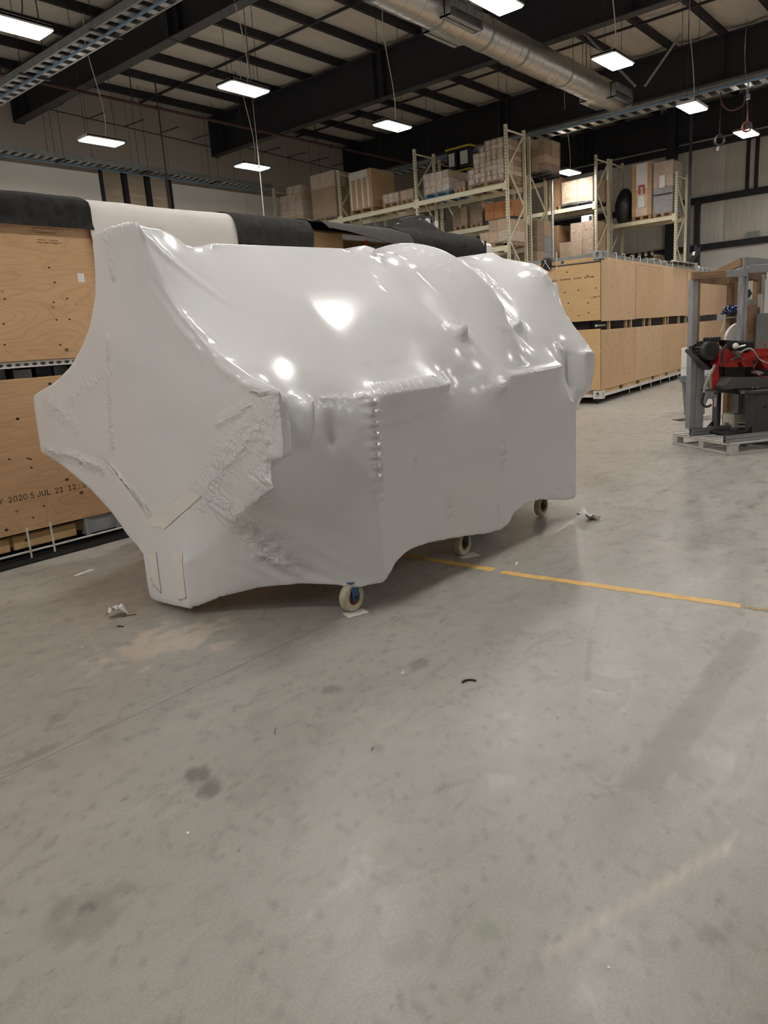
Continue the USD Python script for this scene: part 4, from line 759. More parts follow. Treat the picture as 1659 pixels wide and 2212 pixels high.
for x in (.55, 1.62, 1.95, 2.9, 3.35, 4.6, 4.85, 5.9, 6.6, 7.5, 8.0):
    if x < RL - .1: rc.add('stud', box(x - .03, x + .03, .01, .06, 1.40, 1.60), 'plywood_yellow', local=True)
for z0, z1 in ((2.72, 2.87), (.10, .26)):
    cst = m3.Manifold.cube((.19, .17, z1 - z0)).translate((-.03, -.03, z0)) - m3.Manifold.cylinder(.3, .035, .035, 20).rotate((90, 0, 0)).scale((1, 1, 1.35)).translate((.065, .1, (z0 + z1) / 2)) - m3.Manifold.cylinder(.3, .035, .035, 20).rotate((0, 90, 0)).scale((1, 1, 1.35)).translate((-.2, .055, (z0 + z1) / 2))
    rc.add('corner_casting', cst, 'grey_casting' if z0 > 1 else 'white_steel', local=True)
rc.add('inside_pipe', rod((.02, .10, 1.50), (.55, .10, 1.50), .02, 10), 'white_steel', local=True)
rc.add('inner_load', cat(box(.2, RL - .2, .25, .3, .3, 2.6), box(.2, .25, .25, RWD - .2, .3, 2.6)), 'dark_steel', local=True); rc.add('deck', box(0, RL, .07, RWD - .07, .20, .25), 'plywood_honey_dark', local=True); rc.add('lid', box(.05, RL, .05, RWD - .05, 2.78, 2.81), 'plywood_pale', local=True)
for x in (.12, 2.9, 5.8, RL - .2):
    for y in (.12, RWD - .15):
        p = rc.add('caster', cat(box(x - .05, x + .05, y - .05, y + .05, .105, .12), box(x - .035, x + .035, y - .032, y - .026, .05, .11), box(x - .035, x + .035, y + .026, y + .032, .05, .11)), 'dark_steel', local=True)
        rc.add('wheel', rod((x, y - .022, .052), (x, y + .022, .052), .05, 20), 'rubber', local=True, parent=p, smooth=40)
for k, x in enumerate(np.arange(.3, RL - .4, .52)): rc.add('wire_hook', tube([(x, -.03, 2.72), (x, -.035, 2.86), (x + .05, .03, 2.87), (x + .09, .05, 2.84)], .008, 6), 'white_steel', local=True)
for k, x in enumerate(np.arange(1.7, RL - .4, .8)): rc.add('wire_hook', tube([(x, -.02, .26), (x, -.03, .12), (x + .03, -.03, .04)], .007, 6), 'white_steel', local=True)
rc.add('hanger_wire', rod((-.02, .86, 2.60), (-.02, .86, 2.93), .008, 6), 'white_steel', local=True)
g = np.random.default_rng(12); marks = []; y = .10
for k in range(26):
    w = g.uniform(.014, .04)
    if k % 6: marks.append(box(-.0192, -.018, y, y + w, 2.395 + g.uniform(-.004, .004), 2.425))
    y += w + .012
rc.add('printed_stamp', cat(*marks), 'ink_faint', local=True, label='faint printed line on the end panel')
for px in ((1227, 588), (1270, 595), (1222, 632), (1251, 627), (1271, 654), (1272, 675), (1252, 682), (1287, 622), (1285, 642), (1230, 655)):
    p = atX(*px, RC[0] - .02) - RC; rc.add('knot', extrude(Polygon([(.017 * math.cos(a), .012 * math.sin(a)) for a in np.linspace(0, 6.28, 9)[:-1]]), .001, (-.0195, p[1], p[2]), (0, -1, 0), (0, 0, 1)), 'ink', local=True)
b_ = Thing('tie_strap', 'black bundle crossed with white tape hanging on the upper edge of the right crate', 'strap', tuple(RC + rn * 1.05 + [0, 0, 2.68]), RYAW)
b_.add('bundle', box(-.09, -.02, -.10, .12, -.06, .17, .04), 'saw_black', local=True, smooth=40); b_.add('tape', cat(bar((-.095, -.08, -.05), (-.095, .03, .13), .004, .045, (1, 0, 0)), bar((-.095, .10, -.05), (-.095, -.01, .13), .004, .045, (1, 0, 0))), 'white_tape', local=True)
g = np.random.default_rng(5); L0 = along((1500, 575))[0]
P = np.zeros((24, 12, 3)); uu, vv = np.meshgrid(np.linspace(0, 1, 24), np.linspace(0, 1, 12), indexing='ij')
P[..., 0] = L0 - 2.2 + 3.0 * uu; P[..., 1] = -.10 + .9 * vv; P[..., 2] = 2.86 + .10 * meshkit.fbm(np.stack([uu * 5, vv * 4, uu * 0], -1), 3, 3) - .18 * (vv < .1) * (uu > .7)
P = P.reshape(-1, 3); P = (RC + P[:, :1] * rd + P[:, 1:2] * rn + P[:, 2:] * [0, 0, 1]).reshape(24, 12, 3)
single('plastic_sheet', grid(P, .004), 'white_paper', 'crumpled white plastic sheet left on top of the right crate', 'sheet', smooth=50)
p = RC + rd * (L0 + .6) + rn * .4 + [0, 0, 2.83]
t = Thing('pry_bar', 'black notched bracket sticking up from the top of the right crate', 'bracket', tuple(p))
t.add('blade', extrude([(0, 0), (.12, 0), (.40, .42), (.46, .60), (.36, .54), (.30, .64), (.24, .45)], .03, p, (.7, -.71, 0), (0, 0, 1)), 'saw_black'); t.add('sticker', extrude([(.20, .36), (.26, .36), (.29, .46), (.23, .46)], .034, p - [.002, .002, 0], (.7, -.71, 0), (0, 0, 1)), 'white_paper')
# ------------------------------------------------------------------ pallet racks
def rack(label, X, depth, ys, top, levels, skip=(), frame_skip=(), tops=None):
    """a row of pallet racking: upright frames at the given y, beams between them at the given heights"""
    t = Thing('pallet_rack', label, 'pallet rack', (X, (ys[0] + ys[-1]) / 2, 0))
    for i, y in enumerate(ys):
        tp = tops[i] if tops else top
        for x in (X, X + depth):
            u = t.add('upright', cat(box(x - .035, x + .035, y - .038, y - .034, 0, tp), box(x - .035, x + .035, y + .034, y + .038, 0, tp), box(x - .035, x - .031, y - .038, y + .038, 0, tp)), 'rack_cream')
            if x == X: t.add('upright_slot', cat(*[box(x - .0365, x - .0345, y + s - .007, y + s + .007, z, z + .028) for z in np.arange(2.2, tp - .05, .0762) for s in (-.019, .019)]), 'dark_steel', parent=u, kind='stuff')
        z = .4; k = 0
        while z + .9 < tp:
            a, b = (X + .03, X + depth - .03) if k % 2 == 0 else (X + depth - .03, X + .03)
            t.add('brace', bar((a, y, z), (b, y, z + .85), .03, .04), 'rack_cream'); z += .85; k += 1
        t.add('brace', bar((X, y, tp - .12), (X + depth, y, tp - .12), .03, .04), 'rack_cream')
    for j in range(len(ys) - 1):
        for z in levels[j] if isinstance(levels[0], (list, tuple)) else levels:
            for x in (X - .02, X + depth + .02): t.add('beam', box(x - .025, x + .025, ys[j] + .04, ys[j + 1] - .04, z - .12, z, .006), 'rack_beam_cream')
            for y in (ys[j] + .05, ys[j + 1] - .05): t.add('beam_connector', box(X - .05, X - .036, y - .05, y + .05, z - .17, z + .05), 'rack_beam_cream')
            for f in (.25, .5, .75): t.add('deck_bar', box(X, X + depth, ys[j] + (ys[j + 1] - ys[j]) * f - .03, ys[j] + (ys[j + 1] - ys[j]) * f + .03, z - .06, z - .02), 'rack_cream')
R1, R1B, R2, R2B, DEP = 17.5, 18.72, 22.8, 24.1, .90
Y1 = [10.16 + 2.85 * k for k in range(4)]
rack('front row of cream pallet racks beyond the draped crate, with three tall bays', R1, DEP, Y1, 6.5, [1.9, 3.66, 5.16])
rack('rear row of cream pallet racks back to back with the front row', R1B, DEP, [10.2 + 2.85 * k for k in range(4)], 6.4, [1.6, 3.05, 4.42, 5.42])
rack('second cream pallet rack nearer the far wall, holding wrapped brown boxes', R2, DEP, [10.17, 13.0], 6.5, [1.7, 3.6, 5.14])
rack('short cream pallet rack by the far wall with tall upright boxes', R2B, DEP, [8.2, 10.25], 6.5, [1.7, 3.25, 4.6], tops=[5.82, 6.55])
t = Thing('column_guard', 'dark steel pipe strapped to the corner frame of the rear racks', 'pipe', (19.75, 10.15, 0)); t.add('pipe', rod((19.72, 10.05, 0), (19.72, 10.05, 6.2), .04, 10), 'steel_bright', smooth=40)

def pallet(t, x0, x1, y0, y1, z, mat):
    """a wooden pallet, 0.12 m high, as parts of t"""
    for k in range(3): yy = y0 + (y1 - y0 - .09) * k / 2; t.add('stringer', box(x0, x1, yy, yy + .09, z + .02, z + .10), mat)
    for k in range(5): xx = x0 + (x1 - x0 - .10) * k / 4; t.add('deck_board', box(xx, xx + .10, y0, y1, z + .10, z + .12), mat)
    for k in range(3): xx = x0 + (x1 - x0 - .10) * k / 2; t.add('bottom_board', box(xx, xx + .10, y0, y1, z, z + .02), mat)
def load(label, X, px, depth, base, nx, nz, mats, pal='pallet_wood', film=True, step=None, tape=False, seed=0, nd=2, cat_='pallet load', film_h=None, name='pallet_load'):
    """cartons stacked on a pallet; px = left, right, top edges of its face at x = X in the photograph; base = height of the shelf"""
    g = np.random.default_rng(seed); y0, y1, _, z1 = facebox(X, px[0], px[1], px[2], px[2] + 1)
    t = Thing(name, label, cat_, (X + depth / 2, (y0 + y1) / 2, base))
    z0 = base + .001
    if pal: pallet(t, X, X + depth, y0, y1, z0, pal); z0 += .12
    w, h, d = (y1 - y0) / nx, (z1 - z0) / nz, depth / nd
    for i in range(nx):                                           # i runs from the right of the photograph to the left
        n = nz - (step[i] if step else 0)
        for k in range(n):
            for q in range(nd):
                if 0 < q < nd - 1 and 0 < i < nx - 1 and k < n - 1: continue
                j = g.uniform(-.012, .012)
                c = t.add('carton', box(X + q * d + .004 + max(j, 0), X + (q + 1) * d - .004, y0 + i * w + .004, y0 + (i + 1) * w - .004, z0 + k * h + .002, z0 + (k + 1) * h - .003, .006), mats[int(g.integers(len(mats)))])
                if tape and q == 0: t.add('packing_tape', box(X + q * d + max(j, 0) + .0015, X + q * d + .006, y0 + (i + .5) * w - .03, y0 + (i + .5) * w + .03, z0 + k * h + .01, z0 + (k + 1) * h - .01), 'white_tape', parent=c)
    if film:
        e = .012; hs = [z0 + (nz - (step[i] if step else 0)) * h for i in range(nx)]
        prof = [(y0 - e, z0 - .06)]
        for i in range(nx): prof += [(y0 - e + i * w + (e if i == 0 else 0) - (e if i == 0 else 0), hs[i] + e), (y0 + (i + 1) * w + (e if i == nx - 1 else 0), hs[i] + e)]
        prof += [(y1 + e, z0 - .06)]
        s = as_mesh(extrude(Polygon(prof).buffer(0), depth + 2 * e, (X - e, 0, 0), (0, 1, 0), (0, 0, 1)))
        s = m3.Manifold(m3.Mesh(np.array(s.vertices, np.float32), np.array(s.faces, np.uint32)))
        s = as_mesh(s.refine_to_length(.16)) if s.num_tri() else extrude(Polygon(prof).buffer(0), depth + 2 * e, (X - e, 0, 0), (0, 1, 0), (0, 0, 1))
        v = np.array(s.vertices); n_ = (meshkit.fbm(v * 5, 3, seed) - .3) * .012; c = v.mean(0); dirs = (v - c) / (np.linalg.norm(v - c, axis=1)[:, None] + 1e-9)
        t.add('stretch_film', trimesh.Trimesh(v + dirs * n_[:, None], s.faces, process=False), 'stretch_film')
    return t
B1, B2, B3 = 5.16, 5.42, 4.42
cb, cl, cd, cp = 'cardboard', 'cardboard_light', 'cardboard_dark', 'cardboard_pale'
F = R1 - .05
load('film wrapped stepped carton stack, first load from the left on the front rack', F, (602, 650, 404), 1.0, B1, 3, 5, [cp, cp, cl], step=[0, 0, 1], seed=1, tape=True)
load('tall film wrapped carton column, second load from the left on the front rack', F, (669, 721, 374), 1.0, B1, 1, 3, [cb, 'cardboard_pale'], seed=2)
l3 = load('big brown box striped with white tape, between two uprights of the front rack', F, (751, 801, 368), 1.05, B1, 1, 1, [cb], film=False, seed=3, nd=1)
y0, y1, z0, z1 = facebox(F, 751, 801, 368, 448)
for f in (.12, .36, .62, .86): l3.add('tape_stripe', box(F - .004, F + .004, y0 + (y1 - y0) * f - .035, y0 + (y1 - y0) * f + .035, B1 + .14, z1 - .05 - .2 * (f < .2)), 'white_tape')
l3.add('film_patch', box(F - .006, F + .003, y0 + .1, y1 - .1, z1 - .22, z1 - .02), 'white_tape', label='white film over the top edge')
load('film wrapped carton behind the striped box, shiny at its far edge', F + 1.1, (826, 852, 378), .8, B1, 1, 2, [cd, cb], seed=4) if False else None
load('low row of small cartons on a pallet, left of the middle upright', F, (826, 861, 418), .95, B1, 3, 1, [cl, cp], seed=5, tape=True)
load('low wooden box with papers on a pallet, just left of the middle upright', F, (864, 893, 410), .95, B1, 2, 1, [cl, cb], seed=6)
load('white and tan cartons wrapped on a bright blue pallet', F, (914, 968, 372), 1.0, B1, 4, 3, [cp, cl, 'white_paper', cp], pal='blue_paint', seed=7, tape=True)
load('low dark carton wrapped in film beside the blue pallet', F + .05, (981, 1004, 392), .9, B1, 1, 1, [cd], seed=8)
load('tallest stack of small grey brown cartons, stepped on its left, film wrapped', F, (1008, 1086, 306), 1.05, B1, 6, 8, [cb, cd, 'cardboard_pale', cb], step=[0, 0, 0, 1, 2, 5], seed=9, tape=True)
for i, (xl, xr) in enumerate(((965, 985), (990, 1014))):
    for k, (yt, yb) in enumerate(((337, 363), (367, 392))):
        y0, y1, z0, z1 = facebox(R1B, xl, xr, yt, yb); zb0 = B2 + .02 + (0 if k else .60)
        t = Thing('storage_tote', ('upper', 'lower')[k] + ' black tote with a yellow lid edge, in the ' + ('left', 'right')[i] + ' stack behind the blue pallet', 'tote', (R1B + .4, (y0 + y1) / 2, zb0))
        t.add('body', box(R1B + .02, R1B + .8, y0, y1, zb0, zb0 + .52, .02), 'tote_black'); t.add('lid', box(R1B - .02, R1B + .84, y0 - .04, y1 + .04, zb0 + .525, zb0 + .575, .01), 'strap_yellow'); t.add('label_card', box(R1B + .012, R1B + .02, y0 + .06, y1 - .06, zb0 + .10, zb0 + .44), 'white_paper')
load('dim film wrapped stack at the corner of the rear rack, on a black pallet', R1B + .05, (1147, 1176, 302), .85, B2, 2, 4, [cd, cb], pal='tote_black', seed=10)
load('orange brown wooden crates marked with red tape, inside the rear rack', R1B, (1046, 1108, 435), .85, B3, 3, 1, ['crate_orange'], film=False, seed=11, pal='dark_steel')
load('film wrapped carton pile left of the orange brown crates', R1B, (1014, 1040, 436), .85, B3, 1, 1, [cb, cd], seed=12)
load('dull film wrapped cartons deeper in the rear rack, left of the carton pile', R1B, (978, 1008, 448), .85, B3, 2, 1, [cd, cb], seed=13)
load('broad tan carton behind the corner frame of the rear rack', R1B - .2, (1128, 1172, 424), .95, B3 + .0, 1, 1, [cl], film=False, seed=14, nd=1) if False else None
load('film wrapped load on a raw pallet, bulging beside the black blanket', F, (1036, 1094, 476), 1.0, 3.66, 3, 2, [cb, cl, 'cardboard_pale'], seed=15, step=[0, 0, 1])
load('grey film wrapped load in the lower rear rack behind the corner frame', R1B + .1, (1114, 1160, 478), .8, 3.05, 2, 3, [cd, 'grey_casting', cb], seed=16)
load('plain dark brown box standing on the second rack, left of the glossy wrapped box', R2 + .05, (1184, 1211, 384), .85, 5.14, 1, 1, [cd], film=False, seed=17, nd=1)
load('glossy film wrapped brown box on a black pallet, on the second rack', R2 - .05, (1213, 1280, 388), 1.0, 5.14, 2, 1, [cb, cl], pal='tote_black', seed=18)
load('tall dark brown box low on the second rack, behind the wrapped pile', R2 + .1, (1182, 1206, 488), .8, 3.6, 1, 1, [cd], film=False, seed=19, nd=1)
load('round shouldered pile of film wrapped brown cartons low on second rack', R2 - .05, (1208, 1282, 482), 1.0, 3.6, 3, 2, [cb, cl, cb], pal=None, seed=20, step=[0, 0, 1])
y0, y1, z0, z1 = facebox(R2, 1256, 1280, 465, 478)
t = Thing('carton', 'small white carton lying on top of the round shouldered pile', 'carton', (R2 + .2, (y0 + y1) / 2, z0)); t.add('body', box(R2 - .02, R2 + .35, y0, y1, z0 - .02, z1, .01), 'white_paper'); t.add('end_label', box(R2 - .025, R2 - .02, y0 + .02, y0 + .1, z0, z1 - .04), 'dark_steel')
c = atX(1299, 536, R2B + .1); t = Thing('spare_wheel', 'black tyred wheel standing behind the second rack post', 'wheel', tuple(c))
t.add('tyre', tube([c + [0, .27 * math.cos(a), .27 * math.sin(a)] for a in np.linspace(0, 2 * math.pi, 33)[:-1]], .07, 10, True), 'rubber', smooth=60); t.add('rim', tube([c + [0, .17 * math.cos(a), .17 * math.sin(a)] for a in np.linspace(0, 2 * math.pi, 25)[:-1]], .03, 8, True), 'galvanised', smooth=60)
for k in range(5): a = k * 1.257; t.add('spoke', rod(c, c + [0, .17 * math.cos(a), .17 * math.sin(a)], .018, 6), 'galvanised')
for xl, xr, yt, lab, m in ((1366, 1408, 352, 'tall white and brown box with a red mark, on the short rack', 'a'), (1412, 1454, 348, 'tall film wrapped grey box strapped upright by the short rack post', 'b')):
    t = load(lab, R2B - .05, (xl, xr, yt), .8, 4.6, 1, 2, ['cardboard_pale', 'white_paper'] if m == 'a' else ['grey_casting', 'cardboard_pale'], film=(m == 'b'), seed=21, nd=1)
    y0, y1, _, z1 = facebox(R2B - .05, xl, xr, yt, yt + 1)
    if m == 'a':
        for a, b in ((y0 + .0, y0 + .12), (y1 - .12, y1)): t.add('corner_post', box(R2B - .066, R2B - .05, a, b, 4.73, z1), 'cardboard')
        zz = atX(1385, 405, R2B)[2]; t.add('red_mark', cat(box(R2B - .07, R2B - .06, y0 + .2, y1 - .2, zz, zz + .06), box(R2B - .07, R2B - .06, y0 + .2, y0 + .26, zz - .2, zz), box(R2B - .07, R2B - .06, y1 - .26, y1 - .2, zz - .2, zz)), 'red_cord')
        t.add('paper', box(R2B - .07, R2B - .06, y0 + .2, y1 - .2, zz - .6, zz - .25), 'white_paper')
    else:
        t.add('paper', box(R2B - .10, R2B - .09, y0 + .22, y1 - .2, z1 - .75, z1 - .4), 'white_paper'); t.add('strap', box(R2B - .10, R2B - .09, y0 - .02, y1 + .02, z1 - .95, z1 - .92), 'saw_black')
c = atX(1350, 450, R2B + .2); P = trimesh.creation.icosphere(3); v = np.array(P.vertices); v = v * [.4, .27, .58]; v *= (1 + .22 * (meshkit.fbm(v * 4, 3, 8) - .5))[:, None]; v[:, 2] = np.maximum(v[:, 2], -.45)
single('black_bag', trimesh.Trimesh(v + [c[0], c[1], 4.6 + .452], P.faces, process=False), 'tote_black', 'black plastic hooded bundle beside the tall boxes on the short rack', 'bag', smooth=60)
t = Thing('metal_bundle', 'bundle of bright metal profiles lying low on the short rack', 'metal bundle', (R2B + .4, 9.2, 3.25))
for k in range(8): t.add('profile', box(R2B - .05 + .10 * (k % 4), R2B + .02 + .10 * (k % 4), 8.5 + .06 * k, 9.95, 3.26 + .10 * (k // 4), 3.33 + .10 * (k // 4)), ('steel_bright', 'galvanised', 'tray_metal')[k % 3])
for a in (8.75, 9.6): t.add('support_block', box(R2B - .05, R2B + .5, a, a + .1, 3.46, 3.53), 'brown_timber')
for k in range(4): t.add('fitting', rod((R2B, 8.9 + .2 * k, 3.55), (R2B + .1, 8.95 + .2 * k, 3.62), .05, 10), 'steel_bright')
# ------------------------------------------------------------------ the band saw on its pallet, inside a timber frame
SO, STH = np.array([8.633, 2.278, 0.0]), math.radians(-37.7)
su, sw = np.array([math.cos(STH), math.sin(STH), 0]), np.array([-math.sin(STH), math.cos(STH), 0])
def SP(u, w, z=0.0): return SO + su * u + sw * w + np.array([0, 0, z])
def onw(x, y, w): d = ROT @ _ray(x, y); k = (w - (EYE - SO) @ sw) / (d @ sw); q = EYE + d * k - SO; return np.array([q @ su, w, q[2]])   # saw frame coordinates of a pixel standing in the plane w
t = Thing('white_pallet', 'light grey painted pallet standing under the red band saw', 'pallet', tuple(SO), STH)
PU, PW = 1.25, 1.10
for k, w in enumerate((0, .5, PW - .09)):
    for u in (0, .55, PU - .09): t.add('block', box(u, u + .09, w, w + .09, .018, .10, .003), 'light_pallet', local=True)
for w in (0, .505, PW - .10): t.add('bottom_board', box(-.005, PU, w - .005, w + .10, 0, .018, .002), 'light_pallet', local=True)
for u in (-.005, .55, PU - .10): t.add('bottom_board', box(u, u + .10, .0, PW, .001, .0185, .002), 'light_pallet', local=True)
for u in (0, .55, PU - .10): t.add('stringer_board', box(u, u + .10, 0, PW, .10, .117, .002), 'light_pallet', local=True)
for k in range(9): w = k * (PW - .07) / 8; t.add('deck_board', box(0, PU, w, w + .07, .117, .134, .002), 'light_pallet', local=True)
for i, (u0, w) in enumerate(((-.05, .04), (.02, .76))):
    t = Thing('zinc_rail', ('galvanised double strut rail laid along the near edge of the light pallet', 'galvanised double strut rail on the light pallet, under the left timber post')[i], 'rail', tuple(SP(u0, w, .135)), STH)
    L = 1.35 if i == 0 else .62
    for z in (0, .041): t.add('channel', cat(box(0, L, 0, .003, z, z + .04), box(0, L, .038, .041, z, z + .04), box(0, L, 0, .041, z, z + .003), box(0, L, 0, .012, z + .037, z + .04), box(0, L, .029, .041, z + .037, z + .04)), 'zinc_rail', local=True)
    t.add('web', box(.02, L, .004, .037, .005, .078), 'dark_steel', local=True)
# timber frame
t = Thing('timber_gantry', 'tall open gantry of grey painted timbers around the red band saw', 'gantry', tuple(SP(0, .8)), STH)
def tb(name, u0, u1, w0, w1, z0, z1, m, b=.004): t.add(name, box(u0, u1, w0 - .8, w1 - .8, z0, z1, b), m, local=True)
tb('post', .005, .075, .775, .865, .217, 1.945, 'grey_timber'); tb('post', .078, .115, .79, .85, 1.0, 1.945, 'brown_timber')
tb('doubler', .08, .19, .775, .865, .217, 1.0, 'grey_timber'); tb('doubler', .045, .075, .765, .774, .62, 1.0, 'grey_timber')
tb('cross_rail', .01, .62, .775, .80, .93, 1.01, 'grey_timber')
tb('post', .662, .692, .775, .865, .135, 2.15, 'grey_timber'); tb('post', .695, .735, .775, .865, .135, 1.96, 'grey_timber')
tb('top_rail', -.03, .41, .74, .775, 1.94, 2.02, 'brown_timber'); tb('top_rail', .41, .70, .74, .775, 1.94, 2.02, 'grey_timber')
tb('top_rail', .70, 1.9, .74, .775, 1.975, 2.065, 'grey_timber')
fw = 1.75
def tbar(name, p, q, w, h, m): t.add(name, bar(SP(*p), SP(*q), w, h), m)
tbar('top_rail', (.02, .80, 1.955), (1.20, fw, 1.94), .04, .09, 'brown_timber'); tbar('top_rail', (.66, .80, 2.11), (.92, fw, 2.02), .04, .085, 'brown_timber'); tbar('top_rail', (.68, .80, 2.115), (1.55, 1.15, 2.075), .04, .09, 'grey_timber')
tbar('top_rail', (.70, .85, 2.0), (1.65, fw, 1.98), .04, .09, 'brown_timber_dark'); tbar('top_rail', (1.2, fw, 1.97), (1.75, fw, 1.99), .04, .09, 'brown_timber_dark')
p = onw(1582, 612, fw); q = onw(1640, 592, fw)
tb('post', p[0] - .05, p[0] + .0, fw - .05, fw + .04, 0, 1.93, 'brown_timber_dark'); tb('post', p[0] + .002, p[0] + .05, fw - .05, fw + .04, 0, 1.93, 'brown_timber'); tb('post', q[0] - .06, q[0], fw - .04, fw + .04, 0, 2.0, 'brown_timber'); tb('post', q[0], q[0] + .06, fw - .05, fw + .05, 0, 2.0, 'grey_timber')
# saw stand
STU, ST0, ST1, STZ = .53, .33, 1.08, .62
t = Thing('saw_stand', 'dark grey steel cabinet stand carrying the red band saw', 'stand', tuple(SP(STU, ST0, .135)), STH)
def st(name, u0, u1, w0, w1, z0, z1, m='stand_grey', b=.003, parent=None): return t.add(name, box(u0 - STU, u1 - STU, w0 - ST0, w1 - ST0, z0 - .135, z1 - .135, b), m, local=True, parent=parent)
st('leg', STU, STU + .05, ST1 - .10, ST1, .135, STZ); st('cabinet', STU + .011, STU + .75, ST0, ST0 + .125, .136, STZ - .001); st('leg_plate', STU - .006, STU + .01, ST0 - .006, ST0 + .14, .136, STZ)
st('top_shelf', STU - .06, STU + .85, ST0 - .03, ST1 + .12, STZ, STZ + .035, b=.006); st('back_panel', STU + .37, STU + .39, ST0 + .126, ST1, .25, STZ, 'saw_black'); st('base_tray', STU, STU + .6, ST0 + .126, ST1, .16, .18, 'stand_grey')
for w in (ST0 + .03, ST0 + .11, ST1 - .03): t.add('bolt', rod(SP(STU - .016, w, STZ - .035), SP(STU - .004, w, STZ - .035), .011, 10), 'steel_bright')
st('rating_label', STU - .003, STU - .0005, ST1 - .082, ST1 - .03, .42, .57, 'galvanised', 0); st('blue_mark', STU - .004, STU - .003, ST1 - .072, ST1 - .042, .53, .56, 'blue_paint', 0)
for w in (ST0 + .02, ST1 - .02): t.add('foot_bracket', extrude([(0, 0), (.12, 0), (.0, .10)], .02, SP(STU - .02, w, .137), tuple(sw), (0, 0, 1)), 'saw_black')
t.add('knob_hole', rod(SP(STU + .14, ST0 - .004, .46), SP(STU + .14, ST0 + .01, .46), .02, 14), 'saw_black')
# the saw itself, measured in the plane w = .66
WS = .66
t = Thing('band_saw', 'red horizontal band saw with a black motor on a dark stand', 'band saw', tuple(SP(.55, WS, STZ + .035)), STH)
Q = lambda x, y, w=WS: onw(1440 + x / 7.575, 700 + y / 7.575, w)[[0, 2]]           # a point of the close-up crop
def plate(pts, w0, depth, m, name, holes=(), smooth=False, parent=None):
    P = Polygon([Q(*p, w0) for p in pts], [[Q(*p, w0) for p in h] for h in holes])
    if not P.is_valid: P = P.buffer(0)
    return t.add(name, extrude(P, depth, SP(0, w0 + depth), tuple(su), (0, 0, 1)), m, smooth=smooth, parent=parent)
arm = plate([(850, 470), (900, 415), (1010, 400), (1062, 468), (1340, 470), (1430, 402), (1900, 402), (1900, 560), (1800, 720), (1640, 740), (1590, 690), (1530, 590), (1405, 590), (1405, 700), (1260, 700), (1200, 605), (1160, 640), (1180, 705), (940, 705), (850, 640)], WS - .08, .16, 'saw_red', 'bow_arm')
plate([(1062, 500), (1350, 500), (1440, 440), (1900, 440), (1900, 530), (1440, 530), (1350, 585), (1080, 590)], WS - .095, .02, 'saw_red', 'arm_rib', parent=arm)
plate([(785, 640), (850, 590), (860, 900), (815, 1085), (765, 1085), (780, 800)], WS - .05, .05, 'saw_red', 'pivot_column'); plate([(860, 640), (940, 640), (950, 1020), (830, 1040)], WS + .02, .10, 'saw_black', 'pivot_housing')
plate([(730, 850), (765, 850), (770, 1090), (725, 1090)], WS - .02, .03, 'cable_grey', 'spring_bar')
plate([(408, 360), (470, 355), (540, 290), (770, 240), (860, 330), (880, 560), (770, 700), (715, 745), (408, 450)], WS + .10, .05, 'dark_steel', 'belt_guard')
plate([(408, 410), (420, 440), (720, 740), (705, 752), (405, 455)], WS - .02, .12, 'stand_grey', 'guard_rim')
mc = Q(720, 430); L = .30
t.add('motor', rod(SP(mc[0] - .06, WS + .13, mc[1]), SP(mc[0] - .05, WS - .03, mc[1] + .0), .095, 28), 'saw_black', smooth=40)
mo = '/World/' + t.path.split('/')[-1]
for k in range(16): a = k * math.pi / 8; t.add('cooling_fin', bar(SP(mc[0] - .06 + .102 * math.cos(a) , WS + .12, mc[1] + .102 * math.sin(a)), SP(mc[0] - .052 + .102 * math.cos(a), WS - .01, mc[1] + .102 * math.sin(a)), .008, .02, (math.cos(a) * su[0], math.cos(a) * su[1], math.sin(a))), 'dark_steel')
t.add('fan_cover', rod(SP(mc[0] - .052, WS - .01, mc[1]), SP(mc[0] - .048, WS - .085, mc[1]), .106, 32), 'dark_steel', smooth=40); t.add('fan_grille', rod(SP(mc[0] - .048, WS - .085, mc[1]), SP(mc[0] - .048, WS - .09, mc[1]), .075, 24), 'saw_black')
t.add('terminal_box', box(mc[0] - .07 - .55, mc[0] + .08 - .55, -.08, .06, mc[1] + .09 - STZ - .035, mc[1] + .15 - STZ - .035, .012), 'saw_black', local=True)
plate([(960, 262), (1430, 290), (1420, 440), (1090, 440), (1000, 350)], WS - .06, .14, 'saw_black', 'control_box'); plate([(1080, 288), (1430, 288), (1425, 312), (1075, 305)], WS - .075, .16, 'stand_grey', 'control_lid')
t.add('clamp_knob', trimesh.creation.icosphere(2, .035).apply_translation(SP(Q(1025, 360)[0], WS - .11, Q(1025, 360)[1])), 'white_paper', smooth=True)
t.add('clamp_lever', rod(SP(Q(1060, 380)[0], WS - .11, Q(1060, 380)[1]), SP(Q(1190, 350)[0], WS - .10, Q(1190, 350)[1]), .012, 8), 'galvanised')
t.add('guide_clamp', cat(*[rod(SP(Q(*a)[0], WS - .11, Q(*a)[1]), SP(Q(*b)[0], WS - .12, Q(*b)[1]), r, 10) for a, b, r in (((1010, 450), (1060, 540), .028), ((1050, 530), (930, 600), .012), ((1060, 500), (1145, 600), .010))]), 'vise_grey')
def hose(name, pts, r, m, w=WS - .13, n=24): t.add(name, tube(curve([SP(Q(*p)[0], w, Q(*p)[1]) for p in pts], n), r, 8), m, smooth=60)
hose('coolant_hose', [(1080, 475), (1320, 470), (1400, 580), (1520, 640), (1610, 790)], .010, 'galvanised'); hose('wire', [(1330, 640), (1300, 700), (1340, 800), (1450, 855), (1600, 850), (1659, 830)], .005, 'red_cord')
